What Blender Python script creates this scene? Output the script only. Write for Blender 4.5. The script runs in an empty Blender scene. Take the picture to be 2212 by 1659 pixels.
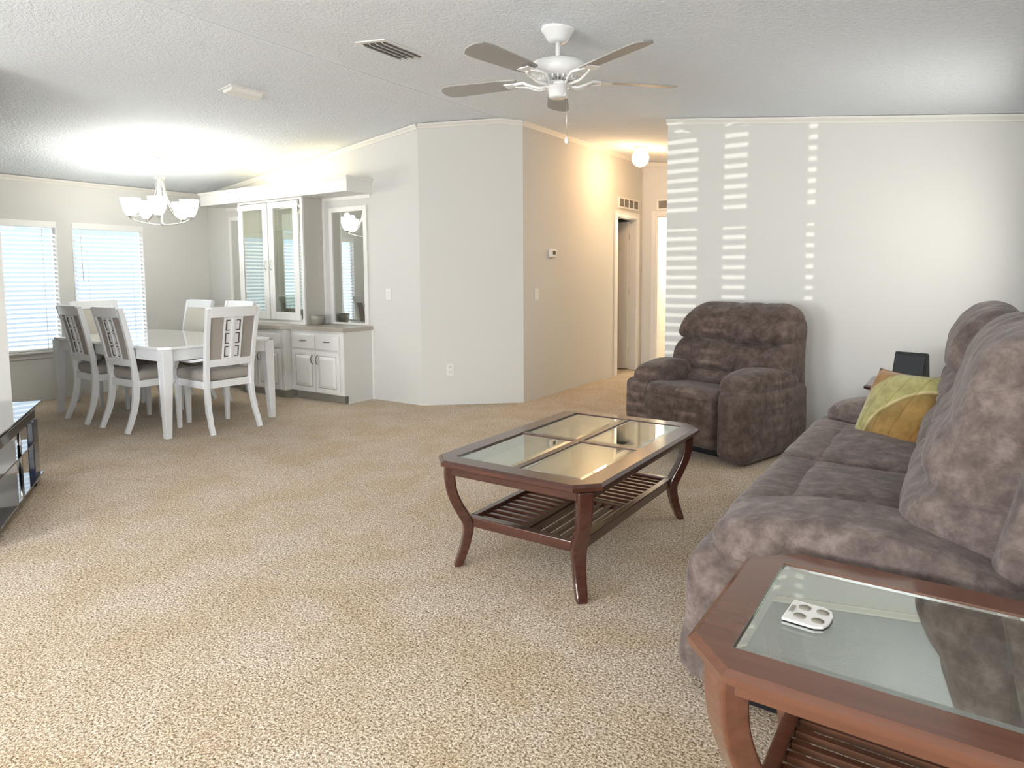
import bpy, bmesh, math, random
from mathutils import Vector, Matrix, noise as mnoise
R = math.radians
SC = bpy.context.scene
COL = SC.collection
random.seed(7)

# ------------------------------------------------------------------ camera
F_PX, CY_PX = 1448.11, 715.93
cam_d = bpy.data.cameras.new('camera'); cam = bpy.data.objects.new('camera', cam_d); COL.objects.link(cam)
cam_d.sensor_fit = 'HORIZONTAL'; cam_d.sensor_width = 36.0
cam_d.lens = 36.0 * F_PX / 2212.0
cam_d.shift_y = -(829.5 - CY_PX) / 2212.0
cam_d.clip_start = 0.05; cam_d.clip_end = 200
yaw, pitch, roll = R(33.9507), R(4.8339), R(0.3319)
fw = Vector((-math.sin(yaw)*math.cos(pitch), math.cos(yaw)*math.cos(pitch), -math.sin(pitch)))
rt = Vector((math.cos(yaw), math.sin(yaw), 0)); dn = fw.cross(rt)
r2 = rt*math.cos(roll) + dn*math.sin(roll); d2 = -rt*math.sin(roll) + dn*math.cos(roll)
m = Matrix((r2, -d2, -fw)).transposed().to_4x4(); m.translation = (0, 0, 1.30)
cam.matrix_world = m
SC.camera = cam

# ------------------------------------------------------------------ light and exposure
SC.view_settings.view_transform = 'Standard'; SC.view_settings.look = 'None'
SC.view_settings.gamma = 1.0; SC.view_settings.use_curve_mapping = False
SC.view_settings.exposure = 0.82
SC.cycles.caustics_reflective = False; SC.cycles.caustics_refractive = False; SC.cycles.transparent_max_bounces = 16; SC.cycles.max_bounces = 9
w = bpy.data.worlds.new('sky'); SC.world = w; w.use_nodes = True
bgn = w.node_tree.nodes['Background']; bgn.inputs[0].default_value = (0.80, 0.90, 1.0, 1); bgn.inputs[1].default_value = 2.2

def area(name, loc, size, rot, power, col=(1, 1, 1)):
    l = bpy.data.lights.new(name, 'AREA'); l.shape = 'RECTANGLE'; l.size, l.size_y = size
    l.energy = power; l.color = col
    o = bpy.data.objects.new(name, l); o.location = loc; o.rotation_euler = rot; COL.objects.link(o); return o
def point(name, loc, power, col, rad=0.03):
    l = bpy.data.lights.new(name, 'POINT'); l.energy = power; l.color = col; l.shadow_soft_size = rad
    o = bpy.data.objects.new(name, l); o.location = loc; COL.objects.link(o); return o
# area lamps standing in for unseen windows behind and beside camera, mostly tilted upwards
area('daylight_south_wide_window', (-3.1, -3.14, 1.25), (1.8, 1.3), (R(98), 0, 0), 112, (0.92, 0.96, 1.0))
area('daylight_south_narrow_window', (-0.55, -3.14, 1.25), (1.0, 1.3), (R(98), 0, 0), 52, (0.92, 0.96, 1.0))
area('daylight_east_near_window', (0.30, -1.3, 1.3), (1.3, 1.2), (R(96), 0, R(90)), 60, (0.94, 0.97, 1.0))
area('daylight_east_far_window', (0.30, 4.65, 1.55), (1.1, 0.75), (R(86), 0, R(90)), 8, (1.0, 0.98, 0.92))
# afternoon sun on the outside of the west wall; the slats of the blinds catch it
sl = bpy.data.lights.new('sun', 'SUN'); sl.energy = 5.0; sl.angle = R(.6); sl.color = (1, .97, .92)
so = bpy.data.objects.new('sun', sl); COL.objects.link(so)
so.rotation_euler = Vector((math.cos(R(56)), .22, -math.sin(R(56)))).to_track_quat('-Z', 'Y').to_euler()
# added point lamp for a low reflected sun, throwing stripes through the south slots
point('stripe_lamp_outside', (-1.6, -15.0, 1.1), 4400, (1.0, 0.97, 0.9), 0.012)

# ------------------------------------------------------------------ helpers
def link(name, me, mat=None, parent=None, loc=None):
    o = bpy.data.objects.new(name, me)
    if mat and not me.materials: me.materials.append(mat)
    COL.objects.link(o)
    if parent: o.parent = parent
    if loc: o.location = loc
    return o
class MB:
    def __init__(s): s.v = []; s.f = []; s.sm = []
    def add(s, vs, fs, smooth=False):
        b = len(s.v); s.v += [tuple(v) for v in vs]; s.f += [tuple(b+i for i in f) for f in fs]; s.sm += [smooth]*len(fs); return s
    def box(s, x0, x1, y0, y1, z0, z1):
        vs = [(x, y, z) for z in (z0, z1) for y in (y0, y1) for x in (x0, x1)]
        return s.add(vs, [(0,2,3,1),(4,5,7,6),(0,1,5,4),(2,6,7,3),(0,4,6,2),(1,3,7,5)])
    def cbox(s, c, sz): return s.box(c[0]-sz[0]/2, c[0]+sz[0]/2, c[1]-sz[1]/2, c[1]+sz[1]/2, c[2]-sz[2]/2, c[2]+sz[2]/2)
    def prism(s, poly, z0, z1, axis='z', smooth=False):
        n = len(poly)
        def P(a, b, c): return {'z': (a, b, c), 'y': (a, c, b), 'x': (c, a, b)}[axis]
        vs = [P(a, b, z0) for a, b in poly] + [P(a, b, z1) for a, b in poly]
        fs = [tuple(range(n))[::-1], tuple(range(n, 2*n))] + [(i, (i+1) % n, n+(i+1) % n, n+i) for i in range(n)]
        return s.add(vs, fs, smooth)
    def lathe(s, prof, c=(0, 0), n=24, smooth=True, cap=True):
        vs = []; fs = []
        for r, z in prof:
            for k in range(n):
                a = 2*math.pi*k/n; vs.append((c[0]+r*math.cos(a), c[1]+r*math.sin(a), z))
        for i in range(len(prof)-1):
            for k in range(n): fs.append((i*n+k, i*n+(k+1) % n, (i+1)*n+(k+1) % n, (i+1)*n+k))
        if cap:
            fs.append(tuple(range(n))[::-1]); fs.append(tuple((len(prof)-1)*n+k for k in range(n)))
        return s.add(vs, fs, smooth)
    def tube(s, pts, rad, n=8, smooth=True):
        pts = [Vector(p) for p in pts]; rad = rad if isinstance(rad, (list, tuple)) else [rad]*len(pts)
        vs = []; up = Vector((0, 0, 1)); prev = None
        for i, p in enumerate(pts):
            t = (pts[min(i+1, len(pts)-1)]-pts[max(i-1, 0)]).normalized()
            if prev is None:
                a = t.cross(up if abs(t.z) < .9 else Vector((1, 0, 0))).normalized()
            else: a = (prev-t*prev.dot(t)).normalized()
            prev = a; b = t.cross(a)
            for k in range(n):
                an = 2*math.pi*k/n; vs.append(p+(a*math.cos(an)+b*math.sin(an))*rad[i])
        fs = [(i*n+k, i*n+(k+1) % n, (i+1)*n+(k+1) % n, (i+1)*n+k) for i in range(len(pts)-1) for k in range(n)]
        fs += [tuple(range(n))[::-1], tuple((len(pts)-1)*n+k for k in range(n))]
        return s.add(vs, fs, smooth)
    def dome(s, secs, depth=.012):
        """sweep whose two ends are closed by shrinking rings and a centre point"""
        out = []
        for e, ring_ in ((0, secs[0]), (1, secs[-1])):
            c = sum((Vector(v) for v in ring_), Vector())/len(ring_)
            nb = secs[1] if e == 0 else secs[-2]; cn = sum((Vector(v) for v in nb), Vector())/len(nb)
            d = (c-cn).normalized()
            out.append([[c+(Vector(v)-c)*k+d*depth*(1-k*k) for v in ring_] for k in (.8, .55, .3, .08)])
        return s.sweep(out[0][::-1]+list(secs)+out[1], True)
    def sweep(s, secs, smooth=False):   # list of equal-length rings
        n = len(secs[0]); vs = [v for r in secs for v in r]
        fs = [(i*n+k, i*n+(k+1) % n, (i+1)*n+(k+1) % n, (i+1)*n+k) for i in range(len(secs)-1) for k in range(n)]
        fs += [tuple(range(n))[::-1], tuple((len(secs)-1)*n+k for k in range(n))]
        return s.add(vs, fs, smooth)
    def xf(s, M):
        s.v = [tuple(M @ Vector(v)) for v in s.v]; return s
    def mesh(s, name, mat, bevel=0, seg=2, autosmooth=None):
        me = bpy.data.meshes.new(name); me.from_pydata(s.v, [], s.f)
        bm = bmesh.new(); bm.from_mesh(me)
        for f, sm in zip(bm.faces, s.sm): f.smooth = sm
        bmesh.ops.recalc_face_normals(bm, faces=bm.faces)
        if bevel:
            es = [e for e in bm.edges if len(e.link_faces) == 2 and e.calc_face_angle(0) > R(28)]
            bmesh.ops.bevel(bm, geom=es, offset=bevel, segments=seg, profile=.6, affect='EDGES', clamp_overlap=True)
        bm.to_mesh(me); bm.free()
        if mat: me.materials.append(mat)
        return me
    def build(s, name, mat, parent=None, bevel=0, seg=2, loc=None):
        return link(name, s.mesh(name, mat, bevel, seg), None, parent, loc)
def root(name, loc, rz=0, label=None, cat=None, group=None, kind=None):
    o = bpy.data.objects.new(name, None); COL.objects.link(o); o.location = loc; o.rotation_euler = (0, 0, rz)
    o.empty_display_size = .05
    tag(o, label, cat, group, kind); return o
def tag(o, label=None, cat=None, group=None, kind=None):
    if label: o['label'] = label
    if cat: o['category'] = cat
    if group: o['group'] = group
    if kind: o['kind'] = kind
    return o
def kids(o): return [c for c in bpy.data.objects if c.parent == o]
def copy_tree(o, parent=None):
    c = o.copy(); COL.objects.link(c); c.parent = parent
    for ch in kids(o): copy_tree(ch, c)
    return c
def catmull(pts, n, closed=True):
    out = []; L = len(pts)
    for i in range(L if closed else L-1):
        g = (lambda k: pts[k % L]) if closed else (lambda k: pts[max(0, min(L-1, k))])
        p0, p1, p2, p3 = [Vector(g(i+d)) for d in (-1, 0, 1, 2)]
        for k in range(n):
            t = k/n
            out.append(.5*((2*p1)+(p2-p0)*t+(2*p0-5*p1+4*p2-p3)*t*t+(3*p1-p0-3*p2+p3)*t**3))
    if not closed: out.append(Vector(pts[-1]))
    return out
def fold(p, amp, sc=6.0, seed=0):
    v = Vector(p)*sc+Vector((seed, seed*.7, seed*1.3))
    return amp*(mnoise.noise(v)+.5*mnoise.noise(v*2.1))
def soft_box(c, size, r, puff=(0, 0, 0), n=18, fn=None, amp=.004, seed=0, rot=None):
    hx, hy, hz = size[0]/2, size[1]/2, size[2]/2; key = {}; vs = []; fs = []
    def g(h):
        k = max(2, int(n*min(1, h/.25))); a = [-h+2*h*i/k for i in range(k+1)]
        extra = [-h+r*q for q in (.12, .3, .6)]+[h-r*q for q in (.12, .3, .6)]
        return sorted(set([round(x, 5) for x in a+extra if abs(x) <= h+1e-6]))
    gx, gy, gz = g(hx), g(hy), g(hz); h = (hx, hy, hz)
    def vert(p):
        k = tuple(round(x, 5) for x in p)
        if k in key: return key[k]
        q = Vector([max(-(h[i]-r), min(h[i]-r, p[i])) for i in range(3)]); d = Vector(p)-q
        nn = d.normalized() if d.length > 1e-9 else Vector((0, 0, 0))
        P = q+nn*r
        fx, fy, fz = [(1-(p[i]/h[i])**2) for i in range(3)]
        P += Vector((nn.x*puff[0]*fy*fz, nn.y*puff[1]*fx*fz, nn.z*puff[2]*fx*fy))
        P += nn*fold(P, amp, 5.5, seed)
        if fn: P = fn(P, nn)
        if rot: P = rot @ P
        key[k] = len(vs); vs.append(P+Vector(c)); return key[k]
    for ax in range(3):
        a, b = [(gy, gz), (gz, gx), (gx, gy)][ax]
        for sgn in (-1, 1):
            for i in range(len(a)-1):
                for j in range(len(b)-1):
                    q = []
                    for u, v2 in ((a[i], b[j]), (a[i+1], b[j]), (a[i+1], b[j+1]), (a[i], b[j+1])):
                        p = [0, 0, 0]; p[ax] = sgn*h[ax]; p[(ax+1) % 3] = u; p[(ax+2) % 3] = v2; q.append(vert(p))
                    fs.append(q if sgn > 0 else q[::-1])
    return MB().add(vs, fs, True)
def soft_loft(prof, y0, y1, r=.07, n=6, amp=.006, seed=0, axis='y', belly=.0, creases=(), fn=None, ns=26):
    """closed profile (a,z) swept along y, ends rounded, side bellies, cross creases"""
    P = catmull([(a, b) for a, b in prof], n); cx = sum(p.x for p in P)/len(P); cz = sum(p.y for p in P)/len(P)
    ar = sum((p-Vector((cx, cz))).length for p in P)/len(P); L = y1-y0
    ts = sorted(set([0, .08, .2, .4, .65, 1.0]+[0]))
    st = [r*t for t in ts]+[r+(L-2*r)*i/ns for i in range(1, ns)]+[L-r*t for t in ts[::-1]]
    secs = []
    for y in st:
        d = min(y, L-y); off = r*(1-math.sqrt(max(0, 1-(1-min(1, d/r))**2)))
        sc = max(.22, 1-min(off, .72*ar)/ar)+belly*(1-(2*y/L-1)**2)
        ring = []
        for p in P:
            q = Vector((cx+(p.x-cx)*sc, y0+y, cz+(p.y-cz)*sc)); dr = Vector((p.x-cx, 0, p.y-cz)).normalized()
            q += dr*fold(q, amp, 6, seed)
            for cy, dep, wd in creases: q -= dr*dep*math.exp(-((y0+y-cy)/wd)**2)
            if fn: q = fn(q, dr)
            ring.append(q if axis == 'y' else Vector((q.y, q.x, q.z)))
        secs.append(ring)
    return MB().dome(secs)

# ------------------------------------------------------------------ materials
def mat(name, col, rough=.5, metal=0, coat=0, spec=None, emit=None, es=0, sheen=0):
    m = bpy.data.materials.new(name); m.use_nodes = True; b = m.node_tree.nodes['Principled BSDF']
    b.inputs['Base Color'].default_value = (*col, 1); b.inputs['Roughness'].default_value = rough
    b.inputs['Metallic'].default_value = metal; b.inputs['Coat Weight'].default_value = coat
    b.inputs['Sheen Weight'].default_value = sheen
    if spec is not None: b.inputs['Specular IOR Level'].default_value = spec
    if emit: b.inputs['Emission Color'].default_value = (*emit, 1); b.inputs['Emission Strength'].default_value = es
    return m
def nodes(m): nt = m.node_tree; return nt, nt.nodes, nt.links, nt.nodes['Principled BSDF']
def texco(nt, kind='Object', scale=(1, 1, 1), rot=(0, 0, 0)):
    t = nt.nodes.new('ShaderNodeTexCoord'); mp = nt.nodes.new('ShaderNodeMapping')
    mp.inputs['Scale'].default_value = scale; mp.inputs['Rotation'].default_value = rot
    nt.links.new(t.outputs[kind], mp.inputs['Vector']); return mp.outputs[0]
def noi(nt, vec, scale, detail=2, rough=.5, dist=0):
    n = nt.nodes.new('ShaderNodeTexNoise'); n.inputs['Scale'].default_value = scale; n.inputs['Detail'].default_value = detail
    n.inputs['Roughness'].default_value = rough; n.inputs['Distortion'].default_value = dist
    nt.links.new(vec, n.inputs['Vector']); return n.outputs[0]
def ramp(nt, fac, stops, interp='LINEAR'):
    r = nt.nodes.new('ShaderNodeValToRGB'); cr = r.color_ramp; cr.interpolation = interp
    while len(cr.elements) < len(stops): cr.elements.new(.5)
    for e, (p, c) in zip(cr.elements, stops): e.position = p; e.color = (*c, 1) if len(c) == 3 else c
    nt.links.new(fac, r.inputs[0]); return r.outputs[0]
def bump(nt, h, strength, dist=.01, normal=None):
    b = nt.nodes.new('ShaderNodeBump'); b.inputs['Strength'].default_value = strength; b.inputs['Distance'].default_value = dist
    nt.links.new(h, b.inputs['Height']); 
    if normal: nt.links.new(normal, b.inputs['Normal'])
    return b.outputs[0]
def mixc(nt, a, b, fac, mode='MIX'):
    x = nt.nodes.new('ShaderNodeMix'); x.data_type = 'RGBA'; x.blend_type = mode
    for sock, v in ((x.inputs[6], a), (x.inputs[7], b), (x.inputs[0], fac)):
        if isinstance(v, (float, int)): sock.default_value = v
        elif isinstance(v, tuple): sock.default_value = (*v, 1)
        else: nt.links.new(v, sock)
    return x.outputs[2]

def wall_mat(name, col):
    m = mat(name, col, .75, spec=.25); nt, N, L, b = nodes(m); v = texco(nt)
    L.new(bump(nt, noi(nt, v, 220, 3, .6), .12, .002), b.inputs['Normal']); return m
M_wall = wall_mat('painted_wall', (.70, .69, .655))
M_crown = mat('crown_paint', (.78, .76, .70), .5)
def ceil_mat():
    m = mat('popcorn_ceiling', (.8, .8, .8), .9, spec=.3); nt, N, L, b = nodes(m); v = texco(nt)
    n1 = noi(nt, v, 42, 4, .65, .6)
    vo = nt.nodes.new('ShaderNodeTexVoronoi'); vo.inputs['Scale'].default_value = 36; L.new(v, vo.inputs['Vector'])
    spec = ramp(nt, vo.outputs['Distance'], [(0, (1, 1, 1)), (.28, (0, 0, 0))])
    h = mixc(nt, ramp(nt, n1, [(.35, (0, 0, 0)), (.7, (1, 1, 1))]), spec, .35, 'ADD')
    L.new(bump(nt, h, .55, .011), b.inputs['Normal'])
    L.new(mixc(nt, (.76, .80, .84), (.85, .89, .93), n1), b.inputs['Base Color']); return m
M_ceil = ceil_mat()
def carpet_mat():
    m = mat('shag_carpet', (.5, .4, .3), 1, spec=.05); nt, N, L, b = nodes(m); v = texco(nt)
    n1 = noi(nt, v, 125, 2.5, .62, .35); n2 = noi(nt, v, 36, 2, .5, .3); n3 = noi(nt, v, 3.2, 2, .5, .4)
    c1 = ramp(nt, n1, [(.32, (.13, .088, .050)), (.43, (.42, .32, .22)), (.52, (.63, .515, .39)), (.64, (.90, .80, .67))])
    c2 = mixc(nt, c1, ramp(nt, n2, [(.3, (.78, .73, .66)), (.6, (1, 1, 1))]), .6, 'MULTIPLY')
    c3 = mixc(nt, c2, ramp(nt, n3, [(.35, (.90, .84, .73)), (.62, (1, 1, 1))]), 1.0, 'MULTIPLY')
    L.new(c3, b.inputs['Base Color'])
    hh = mixc(nt, n1, n2, .35)
    L.new(bump(nt, hh, .8, .012), b.inputs['Normal'])
    b.inputs['Sheen Weight'].default_value = .2
    return m
M_carpet = carpet_mat()
M_white = mat('white_lacquer', (.80, .81, .82), .28, coat=.25)
M_cab = mat('white_cabinet_paint', (.80, .79, .76), .38)
M_trim = mat('white_trim', (.82, .80, .77), .4)
M_plastic = mat('white_plastic', (.82, .81, .78), .35)
M_fanwhite = mat('fan_white_enamel', (.80, .80, .79), .18, coat=.5)
M_blade = mat('fan_blade_grey', (.36, .345, .325), .5)
M_nickel = mat('brushed_nickel', (.66, .64, .60), .32, 1)
M_pull = mat('pewter_pull', (.23, .22, .21), .35, 1)
M_dark = mat('dark_gap', (.05, .045, .04), .8)
M_slot = mat('grille_shadow', (.22, .20, .18), .8)
M_black = mat('black_plastic', (.012, .013, .015), .35)
M_blackglass = mat('black_glass', (.008, .009, .011), .03, spec=.9, coat=1)
M_navy = mat('dark_blue_glass', (.012, .022, .055), .08, coat=.8)
M_beam = mat('dark_espresso_beam', (.045, .032, .028), .12, coat=.6)
M_chrome = mat('chrome', (.8, .8, .8), .08, 1)
M_slat = mat('blind_slat_white', (.90, .90, .90), .45)
nt, N, L, b = nodes(M_slat); tl = N.new('ShaderNodeBsdfTranslucent'); tl.inputs[0].default_value = (.95, .96, .97, 1)
mx = N.new('ShaderNodeMixShader'); mx.inputs[0].default_value = .35; L.new(b.outputs[0], mx.inputs[1]); L.new(tl.outputs[0], mx.inputs[2]); L.new(mx.outputs[0], N['Material Output'].inputs[0])
def fabric(name, col, sc=500):
    m = mat(name, col, .9, spec=.15, sheen=.2); nt, N, L, b = nodes(m); v = texco(nt)
    n = noi(nt, v, sc, 2); L.new(bump(nt, n, .25, .002), b.inputs['Normal'])
    L.new(mixc(nt, tuple(x*.86 for x in col), tuple(min(1, x*1.12) for x in col), n), b.inputs['Base Color']); return m
M_taupe = fabric('taupe_upholstery', (.36, .325, .29))
M_cream = fabric('cream_upholstery', (.60, .57, .50))
M_bracket = mat('dark_fret_inlay', (.10, .075, .065), .6)
def suede(name, lo, mid, hi):
    m = mat(name, mid, .92, spec=.1, sheen=.22); nt, N, L, b = nodes(m); v = texco(nt)
    n1 = noi(nt, v, 15, 5, .66, .25); n2 = noi(nt, v, 55, 3, .6)
    c = ramp(nt, n1, [(.33, lo), (.5, mid), (.67, hi)]); c = mixc(nt, c, ramp(nt, n2, [(.3, (.80, .80, .80)), (.7, (1.15, 1.15, 1.15))]), .6, 'MULTIPLY')
    L.new(c, b.inputs['Base Color']); L.new(bump(nt, mixc(nt, n1, n2, .4), .35, .012), b.inputs['Normal'])
    b.inputs['Sheen Roughness'].default_value = .45; b.inputs['Sheen Tint'].default_value = (.8, .77, .76, 1); return m
M_suede = suede('grey_brown_suede', (.105, .080, .072), (.165, .128, .114), (.25, .20, .18))
M_suede2 = suede('dark_brown_suede', (.070, .048, .041), (.112, .080, .068), (.160, .120, .104))
def wood(name, lo, hi, rough=.22, ax=(1, 9, 9)):
    m = mat(name, hi, rough, coat=.7); nt, N, L, b = nodes(m); v = texco(nt, scale=ax)
    n = noi(nt, v, 3.5, 3, .5, .15); L.new(mixc(nt, lo, hi, ramp(nt, n, [(.2, (0, 0, 0)), (.8, (1, 1, 1))])), b.inputs['Base Color'])
    b.inputs['Coat Roughness'].default_value = .12
    return m
M_wood = wood('cherry_wood', (.105, .037, .019), (.170, .064, .034))
M_wooddark = wood('mahogany_wood', (.040, .012, .008), (.085, .027, .017))
def glass(name, tint, ior=1.5, refl=(1, 1, 1), boost=0.0):
    m = bpy.data.materials.new(name); m.use_nodes = True; nt = m.node_tree; N, L = nt.nodes, nt.links
    N.remove(N['Principled BSDF']); t = N.new('ShaderNodeBsdfTransparent'); t.inputs[0].default_value = (*tint, 1)
    g = N.new('ShaderNodeBsdfGlossy'); g.inputs['Roughness'].default_value = .005; g.inputs[0].default_value = (*refl, 1)
    lw = N.new('ShaderNodeLayerWeight'); lw.inputs[0].default_value = .5
    pw = N.new('ShaderNodeMath'); pw.operation = 'POWER'; pw.inputs[1].default_value = 5; L.new(lw.outputs['Facing'], pw.inputs[0])
    r0 = ((ior-1)/(ior+1))**2+boost
    f = N.new('ShaderNodeMath'); f.operation = 'MULTIPLY'; f.inputs[1].default_value = 1-r0; L.new(pw.outputs[0], f.inputs[0])
    a = N.new('ShaderNodeMath'); a.operation = 'ADD'; a.use_clamp = True; a.inputs[1].default_value = r0; L.new(f.outputs[0], a.inputs[0])
    mx = N.new('ShaderNodeMixShader'); L.new(a.outputs[0], mx.inputs[0]); L.new(t.outputs[0], mx.inputs[1]); L.new(g.outputs[0], mx.inputs[2])
    L.new(mx.outputs[0], N['Material Output'].inputs[0]); return m
M_pane = glass('window_glass', (.93, .96, .97), 1.35)
M_tglass = glass('table_glass', (.72, .80, .76), 1.6, (.95, .98, .95), .42)
M_cglass = glass('cabinet_glass', (.95, .98, .96), 1.35)
M_dglass = glass('cabinet_door_glass', (.93, .97, .95), 1.4, (.97, .98, .95), .22)
M_clear = glass('smoked_glass', (.72, .72, .68), 1.4)
M_mirror = mat('mirror', (.86, .89, .87), .01, 1)
M_bowl = mat('frosted_taupe_glass', (.30, .28, .23), .3, coat=.4)
M_side = wall_mat('shaded_side_panel', (.56, .54, .48))  # taupe tone darkened for the shade on this side of the cabinet
M_counter = mat('taupe_laminate', (.42, .38, .32), .3); nt, N, L, b = nodes(M_counter)
L.new(mixc(nt, (.38, .34, .285), (.46, .42, .36), noi(nt, texco(nt), 60, 3)), b.inputs['Base Color'])
M_shade = mat('lit_white_shade', (.95, .94, .9), .4, emit=(1, .97, .90), es=9)
M_globe = mat('lit_globe', (.95, .9, .8), .4, emit=(1, .80, .52), es=5.0)
M_green = mat('outdoor_ground', (.30, .34, .30), .95)
M_backdrop = mat('backdrop_blue_grey', (.44, .47, .54), .8)

# ------------------------------------------------------------------ setting
XW, XE, YS, YN = -8.04, 0.35, -3.2, 5.67
RX, RZ, SL = -3.85, 2.83, .118
def zc(x): return RZ-SL*abs(x-RX)
fl = MB(); fl.box(-8.2, .5, -3.4, 10.9, -.10, 0); tag(fl.build('floor', M_carpet), kind='structure', label='beige speckled shag carpet over the whole floor')
mb = MB()
for xa, xb in ((-8.2, RX), (RX, .5)):
    mb.add([(xa, -3.4, zc(xa)), (xb, -3.4, zc(xb)), (xb, 10.9, zc(xb)), (xa, 10.9, zc(xa)),
            (xa, -3.4, zc(xa)+.12), (xb, -3.4, zc(xb)+.12), (xb, 10.9, zc(xb)+.12), (xa, 10.9, zc(xa)+.12)],
           [(0,1,2,3),(4,7,6,5),(0,4,5,1),(2,6,7,3),(1,5,6,2),(0,3,7,4)])
tag(mb.build('ceiling', M_ceil), kind='structure', label='vaulted white popcorn ceiling')
sb = MB()
sb.box(RX-.018, RX+.018, -3.2, 5.50, RZ-.005, RZ+.002); tag(sb.build('trim_1', M_ceil), kind='structure', label='flat batten along the ridge of the ceiling')

def wall_quad(name, p0, p1, t, openings=(), material=None, ztop=None):
    """wall from p0 to p1 (room face on that line), thickness t to the left of the direction; openings (s0,s1,z0,z1)"""
    p0, p1 = Vector(p0), Vector(p1); d = p1-p0; Ln = d.length; u = d.normalized(); nn = Vector((-u.y, u.x))
    cuts = sorted(set([0, Ln]+[s for o in openings for s in o[:2]]+([(RX-p0.x)/u.x] if abs(u.x) > .05 and 0 < (RX-p0.x)/u.x < Ln else [])))
    mb = MB()
    for a, b_ in zip(cuts[:-1], cuts[1:]):
        ops = [o for o in openings if o[0] <= a+1e-6 and o[1] >= b_-1e-6]
        spans = [(0, None)]
        if ops: spans = ([(0, ops[0][2])] if ops[0][2] > 0 else [])+[(ops[0][3], None)]
        for z0, z1 in spans:
            q = []
            for s, off in ((a, 0), (b_, 0), (b_, t), (a, t)):
                P = p0+u*s+nn*off; q.append(P)
            zt = [ (z1 if z1 is not None else zc(P.x)+.02) for P in q]
            mb.add([(P.x, P.y, z0) for P in q]+[(P.x, P.y, z) for P, z in zip(q, zt)],
                   [(3,2,1,0),(4,5,6,7),(0,1,5,4),(1,2,6,5),(2,3,7,6),(3,0,4,7)])
    o = mb.build(name, material or M_wall); tag(o, kind='structure'); return o
W1 = (2.50, 3.266); W2 = (3.413, 4.178); WZ = (.53, 1.885)
# west wall with two dining windows (drawn south->north, outside on the left)
wall_quad('wall_west', (XW, YS), (XW, 10.8), .075, [(W1[0]-YS, W1[1]-YS, *WZ), (W2[0]-YS, W2[1]-YS, *WZ)])
wall_quad('wall_north_dining', (XW, 4.993), (-4.451, 4.993), .10)
wall_quad('wall_diagonal', (-4.451, 4.993), (-3.676, 5.669), .10)
wall_quad('wall_hall_west', (-3.676, 5.669), (-3.676, 8.645), .10, [(7.855-5.669, 8.46-5.669, 0, 2.03)])
wall_quad('wall_hall_north', (-3.676, 8.645), (-2.06, 8.645), .10, [(.22, 1.02, 0, 2.066)])
wall_quad('wall_hall_east', (-2.18, 8.645), (-2.18, 5.76), .10)
wall_quad('wall_north', (-2.18, 5.67), (XE, 5.67), .10)
wall_quad('wall_east', (XE, 5.72), (XE, YS), .12)
wall_quad('wall_south', (XE, YS), (XW, YS), .12,
          [(XE+1.247, XE+1.283, .55, 1.95), (XE+1.543, XE+1.65, .55, 1.95), (XE+1.775, XE+1.945, .55, 1.95)])  # unseen slots, placed and sized to cast the columns of stripes
wall_quad('wall_partition', (-5.22, -3.2), (-5.22, 1.797), .12)
# lit room beyond the hall and the dark room beside it
wall_quad('wall_back_room_west', (-3.62, 8.74), (-3.62, 10.8), .06)
wall_quad('wall_back_room_east', (-2.0, 10.8), (-2.0, 8.74), .06)
wall_quad('wall_back_room_north', (-3.62, 10.4), (-2.0, 10.4), .06)
wall_quad('wall_far_north', (-8.1, 10.8), (.4, 10.8), .06)
gr = MB().box(-40, 30, -40, 40, -.75, -.7); tag(gr.build('ground', M_green), kind='structure')
gr = MB().box(-12.3, -12.0, -3, 14, -.7, 4.2); tag(gr.build('wall_backdrop', M_backdrop), kind='structure')  # added backdrop, keeps the view between the slats darker than the slats

crowns = []
def crown(i, p0, p1, nx, ny):
    prof = [(0, 0), (.010, 0), (.014, .012), (.030, .030), (.034, .046), (0, .05)]
    secs = []
    for p in (p0, p1):
        z = zc(p[0])-.05
        secs.append([(p[0]+nx*a, p[1]+ny*a, z+b_) for a, b_ in prof])
    mb = MB().sweep(secs); o = mb.build('trim_%d' % i, M_crown); tag(o, kind='structure'); return o
k45 = .0065
crown(2, (XW, 1.0), (XW, 4.993), 1, 0)
crown(3, (XW, 4.993), (-4.451, 4.993), 0, -1)
dx, dy = .657, -.754
sp = (RX-.055, 4.993+(RX-.055+4.451)*.8723)
crown(4, (-4.451, 4.993), (RX, 4.993+(RX+4.451)*.8723), dx, dy)
crown(5, (RX, 4.993+(RX+4.451)*.8723), (-3.676, 5.669), dx, dy)
crown(6, (-3.676, 5.66), (-3.676, 8.645), 1, 0)
crown(7, (-3.676, 8.645), (-2.18, 8.645), 0, -1)
crown(8, (-2.19, 5.67), (XE, 5.67), 0, -1)

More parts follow.
